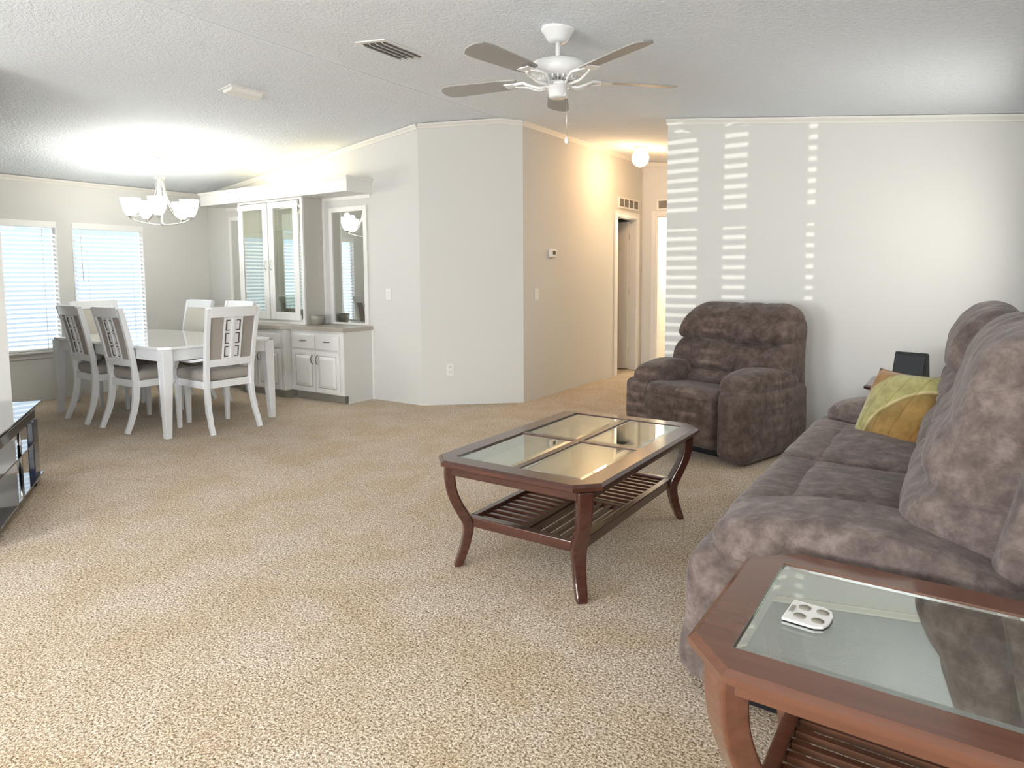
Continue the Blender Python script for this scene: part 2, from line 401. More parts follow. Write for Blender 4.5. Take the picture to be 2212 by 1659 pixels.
# windows with frames, panes, blinds
SLAT = MB().prism([(-.025, -.0014), (0, .0016), (.025, -.0014), (.025, .0004), (0, .0034), (-.025, .0004)], -.5, .5, 'y').mesh('slat', M_slat)
def window(i, y0, y1, extra):
    rt_ = root('window_%d' % i, (XW, (y0+y1)/2, WZ[0]), kind='structure', label='white framed dining window '+extra)
    h = WZ[1]-WZ[0]; hw = (y1-y0)/2
    f = MB().box(-.07, -.04, -hw, -hw+.025, 0, h).box(-.07, -.04, hw-.025, hw, 0, h).box(-.07, -.04, -hw+.025, hw-.025, 0, .03).box(-.07, -.04, -hw+.025, hw-.025, h-.03, h)
    f.build('window_frame', M_trim, rt_)
    MB().box(-.058, -.054, -hw+.02, hw-.02, .02, h-.02).build('pane', M_pane, rt_)
    for sy in (-1, 1): MB().box(-.04, .006, min(sy*hw, sy*(hw-.008)), max(sy*hw, sy*(hw-.008)), 0, h).build('reveal_board', M_trim, rt_)
    MB().box(-.045, .045, -hw-.03, hw+.03, -.022, -.001).build('sill', M_trim, rt_, .003)
    MB().box(.0, .014, -hw-.02, hw+.02, -.075, -.023).build('apron', M_trim, rt_)
def blind(y0, y1, label):
    rt_ = root('window_blind', (XW-.005, (y0+y1)/2, WZ[0]), label=label, cat='window blind', group='horizontal slat blinds on the dining windows')
    h = WZ[1]-WZ[0]; wd = y1-y0-.012
    MB().box(-.035, .018, -wd/2-.004, wd/2+.004, h-.062, h+.004).build('valance', M_plastic, rt_, .004)
    n = int((h-.10)/.0472)
    for k in range(n):
        s = link('slat', SLAT, None, rt_, (-.008, 0, .040+k*.0472)); s.scale = (1, wd, 1); s.rotation_euler = (0, R(27), 0)
    MB().box(-.028, .014, -wd/2, wd/2, .004, .022).build('bottom_rail', M_plastic, rt_, .003)
    for q in (-.32, .32):
        MB().tube([(.016, q*wd, h-.06), (.016, q*wd, .02)], .0022, 5).build('ladder_cord', M_plastic, rt_)
    MB().tube([(.022, -wd/2+.075, h-.06), (.026, -wd/2+.08, h-.62)], .004, 6).build('tilt_wand', M_plastic, rt_)
window(1, *W1, 'nearest the partition'); window(2, *W2, 'nearest the hutch')
blind(*W1, 'white slat blind on the left dining window, partly cut off by the frame edge')
blind(*W2, 'white slat blind on the right dining window, behind the end armchair')
# blinds over the added slots behind the camera (joined; they only shape the light)
mb = MB()
for s0, s1 in ((1.247, 1.283), (1.543, 1.65), (1.775, 1.945)):
    for k in range(30):
        z = .56+k*.047; a = R(33)
        if 1.44 < z < 1.50: mb.box(XE-XE-s1-.01, XE-XE-s0+.01, YS-.07, YS-.04, z-.02, z+.045)
        c, s_ = math.cos(a)*.025, math.sin(a)*.025
        x0, x1 = -s1-.01, -s0+.01
        mb.add([(x0, YS-.06-c, z-s_), (x1, YS-.06-c, z-s_), (x1, YS-.06+c, z+s_), (x0, YS-.06+c, z+s_),
                (x0, YS-.06-c, z-s_+.003), (x1, YS-.06-c, z-s_+.003), (x1, YS-.06+c, z+s_+.003), (x0, YS-.06+c, z+s_+.003)],
               [(3,2,1,0),(4,5,6,7),(0,1,5,4),(1,2,6,5),(2,3,7,6),(3,0,4,7)])
ob = mb.build('window_blind', M_slat); tag(ob, 'narrow slat blinds over added wall slots behind the camera, cutting the stripes of light', 'window blind', kind='stuff')

# hall doors
def casing(rt_, w_, h_, cw=.075, t=.018):
    # local: x along the opening, y out into the room
    f = MB().box(-cw, 0, 0, t, 0, h_+cw).box(w_, w_+cw, 0, t, 0, h_+cw).box(0, w_, 0, t, h_, h_+cw)
    f.build('casing', M_trim, rt_, .004)
    MB().box(-.0, .012, -.10, 0, 0, h_).box(w_-.012, w_, -.10, 0, 0, h_).box(.012, w_-.012, -.10, 0, h_-.012, h_).build('jamb', M_trim, rt_)
d1 = root('door_1', (-3.676, 8.46, 0), R(-90), kind='structure', label='open white hall door swung into a dark side room')
casing(d1, .605, 2.03)
leaf = MB().box(.014, .052, -.70, -.10, .012, 2.0); lf = leaf.build('door_leaf', M_trim, d1, .003)
for z in (.25, 1.05, 1.80): MB().tube([(.012, -.10, z-.045), (.012, -.10, z+.045)], .007, 8).build('hinge', M_nickel, lf)
MB().lathe([(.004, 0), (.012, .0), (.010, .03), (.026, .04), (.028, .055), (.018, .068), (.002, .07)], n=16).xf(Matrix.Translation((.052, -.64, .95)) @ Matrix.Rotation(R(90), 4, 'Y')).build('door_handle', M_nickel, lf)
d2 = root('door_2', (-3.456+.80, 8.645, 0), R(180), kind='structure', label='bright doorway at the end of the hall')
casing(d2, .80, 2.066)

# ------------------------------------------------------------------ wall plates and grilles
def frame_at(p, nrm):
    n_ = Vector(nrm).normalized(); return math.atan2(n_.x, -n_.y)   # local -y looks into the room
def plate(kind, loc, nrm, label, cat, group=None):
    rz = math.atan2(nrm[1], nrm[0])+R(90)
    rt_ = root(kind, loc, rz, label, cat, group)
    MB().box(-.037, .037, -.006, 0, -.059, .059).build('cover_plate', M_plastic, rt_, .003)
    if kind == 'light_switch':
        MB().box(-.016, .016, -.011, -.0055, -.032, .032).build('rocker', M_trim, rt_, .002)
    else:
        for z in (-.024, .024):
            o = MB().box(-.016, .016, -.010, -.0055, z-.016, z+.016).build('socket', M_trim, rt_, .003)
            MB().box(-.008, -.005, -.0115, -.009, z-.004, z+.008).box(.005, .008, -.0115, -.009, z-.004, z+.008).build('slot', M_dark, o)
    return rt_
plate('light_switch', (-4.88, 4.993, 1.108), (0, -1), 'white rocker light switch on the wall right of the hutch', 'light switch')
plate('light_switch', (-3.676, 5.925, 1.097), (1, 0), 'white rocker light switch on the warm lit hall wall, below the thermostat', 'light switch')
plate('wall_outlet', (-4.237, 5.180, .356), (.657, -.754), 'white duplex outlet low on the angled wall between hutch and hall', 'outlet')
t = root('thermostat', (-3.676, 6.235, 1.525), R(90), 'small white thermostat with a dark screen on the hall wall', 'thermostat')
MB().box(-.072, .072, -.024, 0, -.045, .045).build('housing', M_plastic, t, .012, 3)
MB().box(-.02, .035, -.0255, -.02, -.014, .028).build('screen', mat('lcd_grey', (.10, .10, .09), .2), t)
MB().box(.045, .055, -.028, -.02, -.02, .02).build('button', M_trim, t, .001)
def grille(loc, rz, w_, label):
    t = root('transfer_grille', loc, rz, label, 'air grille')
    MB().box(-w_/2, w_/2, -.014, 0, -.072, -.050).box(-w_/2, w_/2, -.014, 0, .050, .072).box(-w_/2, -w_/2+.025, -.014, 0, -.05, .05).box(w_/2-.025, w_/2, -.014, 0, -.05, .05).build('frame', M_trim, t)
    MB().box(-w_/2+.02, w_/2-.02, -.004, -.001, -.052, .052).build('backing', M_slot, t)
    for k in range(1, 4):
        x = -w_/2+.02+(w_-.04)*k/4
        MB().box(x-.007, x+.007, -.012, -.003, -.05, .05).build('divider', M_trim, t)
    for k in range(7):
        z = -.043+k*.0143; MB().box(-w_/2+.022, w_/2-.022, -.008, -.005, z-.002, z+.003).build('louver', M_bowl, t)
grille((-3.676, 8.20, 2.21), R(90), .64, 'slotted air grille with four dark panels above the open hall door')
grille((-3.14, 8.645, 2.22), 0, .64, 'air grille above the bright doorway at the hall end')

# ceiling vents
def vent(name, c, yl, xl, label, louvers):
    s = -SL if c[0] > RX else SL
    t = root(name, (c[0], c[1], zc(c[0])), 0, label, 'ceiling vent'); t.rotation_euler = (0, -math.atan(s), 0)
    f = MB().box(-xl/2, xl/2, -yl/2, yl/2, -.008, 0).build('flange', M_plastic, t, .003)
    if louvers:
        MB().box(-xl/2+.03, xl/2-.03, -yl/2+.03, yl/2-.03, -.0095, -.007).build('throat', M_slot, t)
        for k in range(4):
            x = -xl/2+.045+(xl-.09)*k/3
            b_ = MB().box(-.014, .014, -yl/2+.03, yl/2-.03, -.001, .001).build('louver', M_plastic, t); b_.location = (x, 0, -.016); b_.rotation_euler = (0, R(38), 0)
    else:
        MB().prism([(-xl/2+.02, -.008), (-xl/2+.04, -.034), (xl/2-.04, -.034), (xl/2-.02, -.008)], -yl/2+.02, yl/2-.02, 'y').build('deflector', M_plastic, t, .002)
vent('ceiling_vent', (-3.095, 3.245), .40, .26, 'white louvered ceiling vent between the ridge seam and the fan', True)
vent('ceiling_vent', (-4.70, 3.265), .31, .17, 'white ceiling vent with a drop deflector near the chandelier side', False)

# hall globe lamp
t = root('globe_ceiling_light', (-3.14, 7.32, zc(-3.14)), 0, 'round glowing globe light on the hall ceiling', 'ceiling light')
MB().lathe([(.075, .01), (.075, -.02), (.055, -.035), (.05, -.04)], n=24).build('collar', M_fanwhite, t)
g = MB(); g.lathe([(.098*math.sin(a), -.125+.098*math.cos(a)) for a in [math.pi*(.14+.86*i/12) for i in range(13)]], n=24, cap=False)
go = g.build('globe', M_globe, t)
point('hall_bulb', (-3.14, 7.32, zc(-3.14)-.34), 12, (1, .60, .30), .08)
point('back_room_bulb', (-2.9, 9.6, 2.1), 55, (1, .86, .62), .15)

# ------------------------------------------------------------------ ceiling fan
FX, FY = -1.835, 3.176
fz = zc(FX)
t = root('ceiling_fan', (FX, FY, fz), 0, 'white five blade ceiling fan hanging in front of the ridge seam', 'ceiling fan')
MB().lathe([(.001, .02), (.088, .012), (.091, -.010), (.084, -.018), (.076, -.026), (.056, -.060), (.044, -.070), (.020, -.072)], n=28).build('canopy', M_fanwhite, t)
MB().tube([(0, 0, -.065), (0, 0, -.178)], .013, 10).build('downrod', M_fanwhite, t)
MB().lathe([(.02, -.172), (.090, -.174), (.138, -.180), (.154, -.190), (.159, -.208), (.157, -.232), (.142, -.250), (.105, -.259), (.05, -.265)], n=36).build('motor_housing', M_fanwhite, t)
vr = MB()
for k in range(24):
    a = 2*math.pi*k/24
    q = MB().box(.062, .108, -.0035, .0035, -.275, -.256); q.xf(Matrix.Rotation(a, 4, 'Z')); vr.add(q.v, q.f)
MB().lathe([(.05, -.255), (.06, -.26), (.06, -.285), (.05, -.29)], n=24).build('vent_core', M_slot, t)
vr.build('cooling_fins', M_fanwhite, t)
MB().lathe([(.045, -.275), (.070, -.280), (.072, -.300), (.052, -.306), (.050, -.352), (.044, -.358), (.002, -.359)], n=28).build('switch_housing', M_fanwhite, t)
for k in range(5):
    a = R(48+72*k)
    iron = MB()
    for s in (-1, 1):
        iron.tube([(.06, s*.010, -.292), (.10, s*.018, -.300), (.14, s*.040, -.290), (.18, s*.046, -.272), (.225, s*.030, -.268), (.25, s*.012, -.268)], [.010, .009, .008, .008, .008, .007], 6)
    iron.box(.20, .30, -.035, .035, -.270, -.264)
    iron.xf(Matrix.Rotation(a, 4, 'Z')); io = iron.build('blade_iron', M_fanwhite, t)
    pts = [(.23, -.045), (.30, -.055), (.60, -.068), (.655, -.060), (.68, -.03), (.685, 0), (.68, .03), (.655, .060), (.60, .068), (.30, .055), (.23, .045)]
    bl = MB().prism(pts, -.004, .004, 'z'); bl.xf(Matrix.Rotation(a, 4, 'Z') @ Matrix.Translation((0, 0, -.258)) @ Matrix.Rotation(R(11), 4, 'X'))
    bl.build('blade', M_blade, io, .001, 1)
MB().tube([(.035, .03, -.355), (.036, .031, -.44), (.036, .031, -.56)], .0016, 5).build('pull_chain', M_nickel, t)
MB().lathe([(.001, -.555), (.007, -.562), (.012, -.580), (.010, -.592), (.001, -.598)], (.036, .031), 12).build('pull_knob', M_plastic, t)

# ------------------------------------------------------------------ chandelier
CX, CY_ = -6.583, 3.616
cz = zc(CX)
t = root('chandelier', (CX, CY_, cz), 0, 'brushed nickel chandelier with five glowing upturned glass shades over the dining table', 'chandelier')
MB().lathe([(.002, .02), (.066, .014), (.068, -.008), (.050, -.016), (.022, -.030), (.012, -.048), (.006, -.075)], n=28).build('canopy', M_nickel, t)
def ring(r_, z, ro, th=.004, sy=1.0):
    pts = [(r_*math.cos(a)*1.0, 0, z+r_*sy*math.sin(a)) for a in [2*math.pi*i/18 for i in range(19)]]
    return MB().tube([Matrix.Rotation(ro, 3, 'Z') @ Vector(p) for p in pts], th, 6)
for k in range(2): ring(.012, -.085-.024*k, R(35+90*k), .0025, 1.5).build('chain_link', M_nickel, t)
ring(.026, -.140, R(-60), .004).build('hanging_loop', M_nickel, t)
zt = cz-2.245; zb = cz-1.815
MB().lathe([(.001, -.166), (.008, -.168), (.008, -.20), (.020, -zt+.0), (.018, -zt-.03), (.007, -zt-.06), (.006, -zb+.02), (.016, -zb+.01), (.018, -zb), (.008, -zb-.012), (.001, -zb-.018)], n=16).build('stem', M_nickel, t)
ang0 = math.atan2(-CY_, -CX)   # towards camera
fwd = Vector((-CX, -CY_)).normalized(); rgt = Vector((.484, .875))
for k in range(5):
    ph = R(66+72*k); d = fwd*math.cos(ph)+rgt*math.sin(ph)
    def P(r_, z): return (d.x*r_, d.y*r_, z-cz)
    arm = MB(); path = [P(.030, 2.262), P(.036, 2.20), (P(.048, 2.12)), P(.075, 2.03), P(.120, 1.955), P(.185, 1.90), P(.262, 1.872)]
    path = catmull(path, 4, False); side = Vector((-d.y, d.x, 0)); secs = []
    for i, p in enumerate(path):
        tg = (path[min(i+1, len(path)-1)]-path[max(0, i-1)]).normalized(); nn = tg.cross(side)
        secs.append([p+side*.010+nn*.003, p-side*.010+nn*.003, p-side*.010-nn*.003, p+side*.010-nn*.003])
    arm.sweep(secs)
    arm.tube([P(.025, 2.262), P(.030, 2.275), P(.040, 2.272), P(.041, 2.255)], .007, 6)
    ao = arm.build('arm', M_nickel, t)
    MB().tube(catmull([P(.268, 1.862), P(.22, 1.838), P(.14, 1.820), P(.06, 1.812), P(.012, 1.812)], 4, False), .0055, 6).build('lower_arm', M_nickel, ao)
    cx_, cy_ = d.x*.27, d.y*.27
    MB().lathe([(.002, 1.850-cz), (.010, 1.852-cz), (.012, 1.868-cz), (.034, 1.876-cz), (.034, 1.884-cz)], (cx_, cy_), 16).build('cup', M_nickel, ao)
    sh = MB().lathe([(.030, 1.886-cz), (.048, 1.905-cz), (.066, 1.945-cz), (.078, 2.000-cz), (.090, 2.052-cz), (.086, 2.052-cz), (.074, 2.000-cz), (.060, 1.945-cz), (.04, 1.905-cz), (.02, 1.892-cz)], (cx_, cy_), 20, cap=False)
    sh.build('glass_shade', M_shade, ao)
    point('chandelier_bulb', (CX+d.x*.27, CY_+d.y*.27, 2.075), 3.0, (1, .97, .88), .035)

# ------------------------------------------------------------------ hutch
YF = 4.993
def pull(parent, c, vertical, face_y):
    L2 = .048; pts = []
    for i in range(9):
        s = -1+2*i/8; off = .026*(1-abs(s)**3)
        pts.append((c[0]+(0 if vertical else s*L2), face_y-.002-off, c[1]+(s*L2 if vertical else 0)))
    MB().tube(pts, [.004, .0045, .005, .0055, .006, .0055, .005, .0045, .004], 6).build('handle', M_pull, parent)
def door_panel(parent, x0, x1, z0, z1, y, hx, hz, name='cabinet_door', handle='v'):
    """raised panel door, face at y (front towards -y)"""
    o = MB().box(x0, x1, y, y+.018, z0, z1).build(name, M_cab, parent, .003)
    if name == 'cabinet_door':
        q = .050; d_ = MB()
        xa, xb, za, zb_ = x0+q, x1-q, z0+q, z1-q
        d_.add([(xa, y-.0005, za), (xb, y-.0005, za), (xb, y-.0005, zb_), (xa, y-.0005, zb_),
                (xa+.006, y+.006-.0105, za+.006), (xb-.006, y-.0045, za+.006), (xb-.006, y-.0045, zb_-.006), (xa+.006, y-.0045, zb_-.006),
                (xa+.03, y-.013, za+.03), (xb-.03, y-.013, za+.03), (xb-.03, y-.013, zb_-.03), (xa+.03, y-.013, zb_-.03)],
               [(0,1,5,4),(1,2,6,5),(2,3,7,6),(3,0,4,7),(4,5,9,8),(5,6,10,9),(6,7,11,10),(7,4,8,11),(8,9,10,11)])
        d_.build('raised_panel', M_cab, o)
        g_ = .0045
        MB().box(xa-g_, xb+g_, y-.0012, y-.0002, za-g_, za).box(xa-g_, xb+g_, y-.0012, y-.0002, zb_, zb_+g_).box(xa-g_, xa, y-.0012, y-.0002, za, zb_).box(xb, xb+g_, y-.0012, y-.0002, za, zb_).build('panel_groove', M_bowl, o)
    pull(o, (hx, hz), handle == 'v', y)
    return o
def base_unit(x0, x1, yf, label, hinge_side_panel):
    t = root('base_cabinet', ((x0+x1)/2, YF, 0), 0, label, 'cabinet', 'base cabinets of the built-in hutch')
    ox, oy = -(x0+x1)/2, -YF
    def L(mb): return mb.xf(Matrix.Translation((ox, oy, 0)))
    # carcass as front frame + sides, toe kick recessed
    L(MB().box(x0, x1, yf, YF-.03, .085, .735)).build('carcass', M_cab, t, .002)
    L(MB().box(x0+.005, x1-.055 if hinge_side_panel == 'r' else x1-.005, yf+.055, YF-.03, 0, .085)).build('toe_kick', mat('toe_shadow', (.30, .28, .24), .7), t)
    if hinge_side_panel:
        xs = (x1-.0, x1+.012) if hinge_side_panel == 'r' else (x0-.012, x0)
        L(MB().prism([(yf+.055, 0), (YF, 0), (YF, .735), (yf, .735), (yf, .085), (yf+.055, .085)], xs[0], xs[1], 'x')).build('side_panel', M_wall, t)
    xm = (x0+x1)/2; e = .045; g = .006; y = yf-.019
    for a, b_, s in ((x0+e, xm-g, 1), (xm+g, x1-e, -1)):
        hx = b_-.032 if s > 0 else a+.032
        door_panel(t, a+ox, b_+ox, .10, .525, y+oy, hx+ox, .435)
        door_panel(t, a+ox, b_+ox, .545, .690, y+oy, (a+b_)/2+ox, .628, 'drawer', 'h')
    return t
base_unit(-5.945, -5.140, 4.600, 'white base cabinet at the right end of the hutch, two drawers over two doors', 'r')
base_unit(-6.830, -5.953, 4.515, 'white base cabinet in the middle of the hutch, standing slightly forward', None)
base_unit(-7.640, -6.838, 4.600, 'white base cabinet at the left end of the hutch, behind the dining chairs', None)
ct = MB().prism([(-7.67, YF), (-7.67, 4.575), (-6.87, 4.575), (-6.80, 4.490), (-5.98, 4.490), (-5.90, 4.575), (-5.112, 4.575), (-5.112, YF)], .737, .775, 'z')
tag(ct.build('countertop', M_counter, None, .003), 'taupe laminate worktop running across the hutch base cabinets', 'countertop')
MB_ = MB().box(-5.138, -5.100, YF-.012, YF, 0, .735); tag(MB_.build('trim_9', M_trim), kind='structure')
# display cabinet
UX0, UX1, UY, UZ0, UZ1 = -6.966, -5.844, 4.715, .777, 2.132
t = root('display_cabinet', ((UX0+UX1)/2, YF, UZ0), 0, 'tall white glass door display cabinet lit inside, standing on the hutch worktop', 'cabinet')
def LU(mb): return mb.xf(Matrix.Translation((-(UX0+UX1)/2, -YF, -UZ0)))
UC = UY+.0185
LU(MB().box(UX0, UX0+.016, UC, YF, UZ0, UZ1).box(UX0+.016, UX1-.016, UC, YF, UZ0, UZ0+.02).box(UX0+.016, UX1-.016, UC, YF, UZ1-.02, UZ1)).build('carcass', M_cab, t)
LU(MB().box(UX1-.016, UX1, UC, YF, UZ0, UZ1)).build('side_panel', M_side, t)
LU(MB().box(UX0+.018, UX1-.018, YF-.02, YF-.004, UZ0+.02, UZ1-.02)).build('mirror_back', M_mirror, t)
e = .035; xm = (UX0+UX1)/2
LU(MB().box(UX0, UX0+e, UY-.002, UY+.018, UZ0, UZ1).box(UX1-e, UX1, UY-.002, UY+.018, UZ0, UZ1).box(UX0+e, UX1-e, UY-.002, UY+.018, UZ0, UZ0+.055).box(UX0+e, UX1-e, UY-.002, UY+.018, UZ1-.02, UZ1).box(xm-.02, xm+.02, UY-.002, UY+.018, UZ0+.055, UZ1-.02)).build('face_frame', M_cab, t)
for x0, x1, s in ((UX0+.022, xm-.010, 1), (xm+.010, UX1-.05, -1)):
    z0, z1, y, q = UZ0+.045, UZ1-.03, UY-.022, .085
    o = LU(MB().box(x0, x0+q, y, y+.02, z0, z1).box(x1-q, x1, y, y+.02, z0, z1).box(x0+q, x1-q, y, y+.02, z0, z0+q).box(x0+q, x1-q, y, y+.02, z1-q+.02, z1)).build('cabinet_door', M_cab, t, .003)
    LU(MB().box(x0+q-.01, x1-q+.01, y+.008, y+.011, z0+q-.01, z1-q+.03)).build('door_glass', M_dglass, o)
    hx = x1-.035 if s > 0 else x0+.035
    pts = []
    for i in range(9):
        sg = -1+2*i/8; pts.append((hx, y-.002-.026*(1-abs(sg)**3), 1.42+sg*.055))
    LU(MB().tube(pts, .005, 6)).build('handle', M_nickel, o)
    for z in (z0+.09, z1-.09): LU(MB().tube([(x1+.004 if s < 0 else x0-.004, y+.004, z-.03), (x1+.004 if s < 0 else x0-.004, y+.004, z+.03)], .005, 6)).build('hinge', M_pull, o)
for z in (1.21, 1.79):
    LU(MB().box(UX0+.02, UX1-.02, UY+.03, YF-.025, z, z+.008)).build('glass_shelf', M_cglass, t)
area('cabinet_puck_light', (xm, 4.86, 2.10), (.5, .10), (0, 0, 0), 1.5, (1, .86, .45))
# bridge cornice
t = root('hutch_cornice', (-6.37, YF, 2.125), 0, 'long white boxed cornice bridging over the display cabinet and mirrors', 'cornice')
ox, oy, oz = 6.37, -YF, -2.125
def LCn(mb): return mb.xf(Matrix.Translation((ox, oy, oz)))
x0, x1, y0 = -7.60, -5.085, 4.650
LCn(MB().box(x0, x1, y0, y0+.018, 2.135, 2.265).box(x0, x0+.018, y0+.018, YF, 2.135, 2.265).box(x1-.018, x1, y0+.018, YF, 2.135, 2.265)).build('fascia', M_cab, t)
LCn(MB().box(x0+.018, x1-.018, y0+.018, YF, 2.134, 2.146)).build('soffit_board', M_cab, t)
cp = MB(); 
for (za, pa), (zb2, pb) in zip([(2.250, .0), (2.262, .012), (2.272, .020)], [(2.262, .012), (2.272, .020), (2.284, .024)]):
    cp.box(x0-pb, x1+pb, y0-pb, y0, za, zb2).box(x0-pb, x0, y0, YF, za, zb2).box(x1, x1+pb, y0, YF, za, zb2)
LCn(cp).build('crown_moulding', M_cab, t)
LCn(MB().box(x0, UX0-.005, YF-.014, YF, 2.100, 2.134).box(UX1+.005, x1-.02, YF-.014, YF, 2.100, 2.134)).build('backing_strip', M_trim, t)
area('cornice_uplight', (-6.15, 4.84, 2.235), (1.2, .08), (R(180), 0, 0), 2.0, (1, .80, .36))
tag(MB().box(UX1+.004, UX1+.040, YF-.016, YF, .777, 2.098).build('trim_10', M_trim), kind='structure')
def wall_mirror(x0, x1, label):
    t = root('wall_mirror', ((x0+x1)/2, YF, .777), 0, label, 'mirror', 'narrow mirrors either side of the display cabinet')
    h = 2.027-.777; wd = x1-x0; q = .052
    f = MB().box(-wd/2, -wd/2+q, -.020, 0, 0, h).box(wd/2-q, wd/2, -.020, 0, 0, h).box(-wd/2+q, wd/2-q, -.020, 0, h-q, h).box(-wd/2+q, wd/2-q, -.020, 0, 0, .022)
    f.build('frame', M_trim, t, .003)
    MB().box(-wd/2+q-.01, wd/2-q+.01, -.010, -.004, .015, h-q+.01).build('mirror_glass', M_mirror, t)
wall_mirror(-5.735, -5.160, 'tall narrow white framed mirror right of the display cabinet')
wall_mirror(-7.555, -7.04, 'tall narrow white framed mirror left of the display cabinet, mostly hidden')
# bowl
t = root('glass_bowl', (-5.755, 4.80, .7755), 0, 'small smoky taupe glass bowl on the worktop beside the display cabinet', 'bowl')
MB().lathe([(.040, 0), (.048, .004), (.056, .012), (.063, .030), (.068, .060), (.070, .102), (.065, .102), (.063, .060), (.056, .030), (.03, .020), (.001, .018)], n=28).build('bowl', M_bowl, t)
MB().lathe([(.042, .0008), (.050, .003), (.052, .009), (.048, .012)], n=28).build('foot_ring', mat('bowl_foot', (.25, .2, .15), .4), t)

# ------------------------------------------------------------------ dining table and chairs
t = root('dining_table', (-6.215, 3.345, 0), 0, 'glossy white rectangular dining table with tapered square legs', 'table')
TX, TY = .985, .525; c = .07
top = [(-TX+c, -TY), (TX-c, -TY), (TX, -TY+c), (TX, TY-c), (TX-c, TY), (-TX+c, TY), (-TX, TY-c), (-TX, -TY+c)]
MB().prism(top, .715, .738).build('tabletop', mat('white_gloss_top', (.84, .85, .84), .07, coat=.9), t, .004)
MB().box(-TX+.06, TX-.06, -TY+.035, -TY+.055, .62, .714).box(-TX+.06, TX-.06, TY-.055, TY-.035, .62, .714).box(-TX+.035, -TX+.055, -TY+.06, TY-.06, .62, .714).box(TX-.055, TX-.035, -TY+.06, TY-.06, .62, .714).build('apron', M_white, t, .002)
for sx in (-1, 1):
    for sy in (-1, 1):
        secs = []
        for z, wd in ((0, .050), (.60, .085), (.714, .088)):
            cx_, cy_ = sx*(TX-.012-wd/2), sy*(TY-.008-wd/2); h = wd/2
            secs.append([(cx_-h, cy_-h, z), (cx_+h, cy_-h, z), (cx_+h, cy_+h, z), (cx_-h, cy_+h, z)])
        MB().sweep(secs).build('leg', M_white, t, .006)

def curve_post(sx, mbx):
    # rear leg + back stile as one sabre-shaped post; local front = +y
    path = [(-.300, 0), (-.262, .09), (-.225, .20), (-.205, .32), (-.200, .42), (-.208, .52), (-.228, .66), (-.258, .82), (-.290, .96), (-.312, 1.045)]
    secs = []
    P = catmull(path, 3, False)
    for i, p in enumerate(P):
        z = p.y; s = z/1.05
        tg = (P[min(i+1, len(P)-1)]-P[max(i-1, 0)]).normalized(); n2 = Vector((tg.y, -tg.x))  # normal in (y,z)
        d = .021 if z > .5 else (.026 if z > .3 else .018+.008*z/.3)
        wx = .019 if z > .45 else .0175
        x = sx*(.198+.010*max(0, (z-.45)/.6)*2+(.014 if z < .1 else .014*max(0, 1-z/.35) if z < .35 else 0))
        secs.append([(x-wx, p.x-n2.x*d, z-n2.y*d), (x+wx, p.x-n2.x*d, z-n2.y*d), (x+wx, p.x+n2.x*d, z+n2.y*d), (x-wx, p.x+n2.x*d, z+n2.y*d)])
    mbx.sweep(secs); return mbx
def back_y(z): # centre line of the back at height z
    pts = [(.42, -.200), (.52, -.208), (.66, -.228), (.82, -.258), (.96, -.290), (1.05, -.312)]
    for (a, ya), (b_, yb) in zip(pts[:-1], pts[1:]):
        if z <= b_: return ya+(yb-ya)*(z-a)/(b_-a)
    return pts[-1][1]
def slab(mb, x0, x1, z0, z1, off, th, bow=.0, nx=6, nz=4):
    """slab following the back: off = offset of its rear face behind the back line, th = thickness"""
    vs = []; fs = []
    for s in (0, 1):
        for j in range(nz+1):
            z = z0+(z1-z0)*j/nz
            for i in range(nx+1):
                x = x0+(x1-x0)*i/nx; y = back_y(z)-off+s*th-bow*(1-(x/.22)**2)
                vs.append((x, y, z))
    W_ = nx+1; S_ = W_*(nz+1)
    for j in range(nz):
        for i in range(nx):
            a = j*W_+i; fs.append((a, a+1, a+1+W_, a+W_)); fs.append((S_+a, S_+a+W_, S_+a+1+W_, S_+a+1))
    for i in range(nx):
        fs.append((i, S_+i, S_+i+1, i+1)); a = nz*W_+i; fs.append((a, a+1, S_+a+1, S_+a))
    for j in range(nz):
        a = j*W_; fs.append((a, a+W_, S_+a+W_, S_+a)); a = j*W_+nx; fs.append((a, S_+a, S_+a+W_, a+W_))
    mb.add(vs, fs); return mb
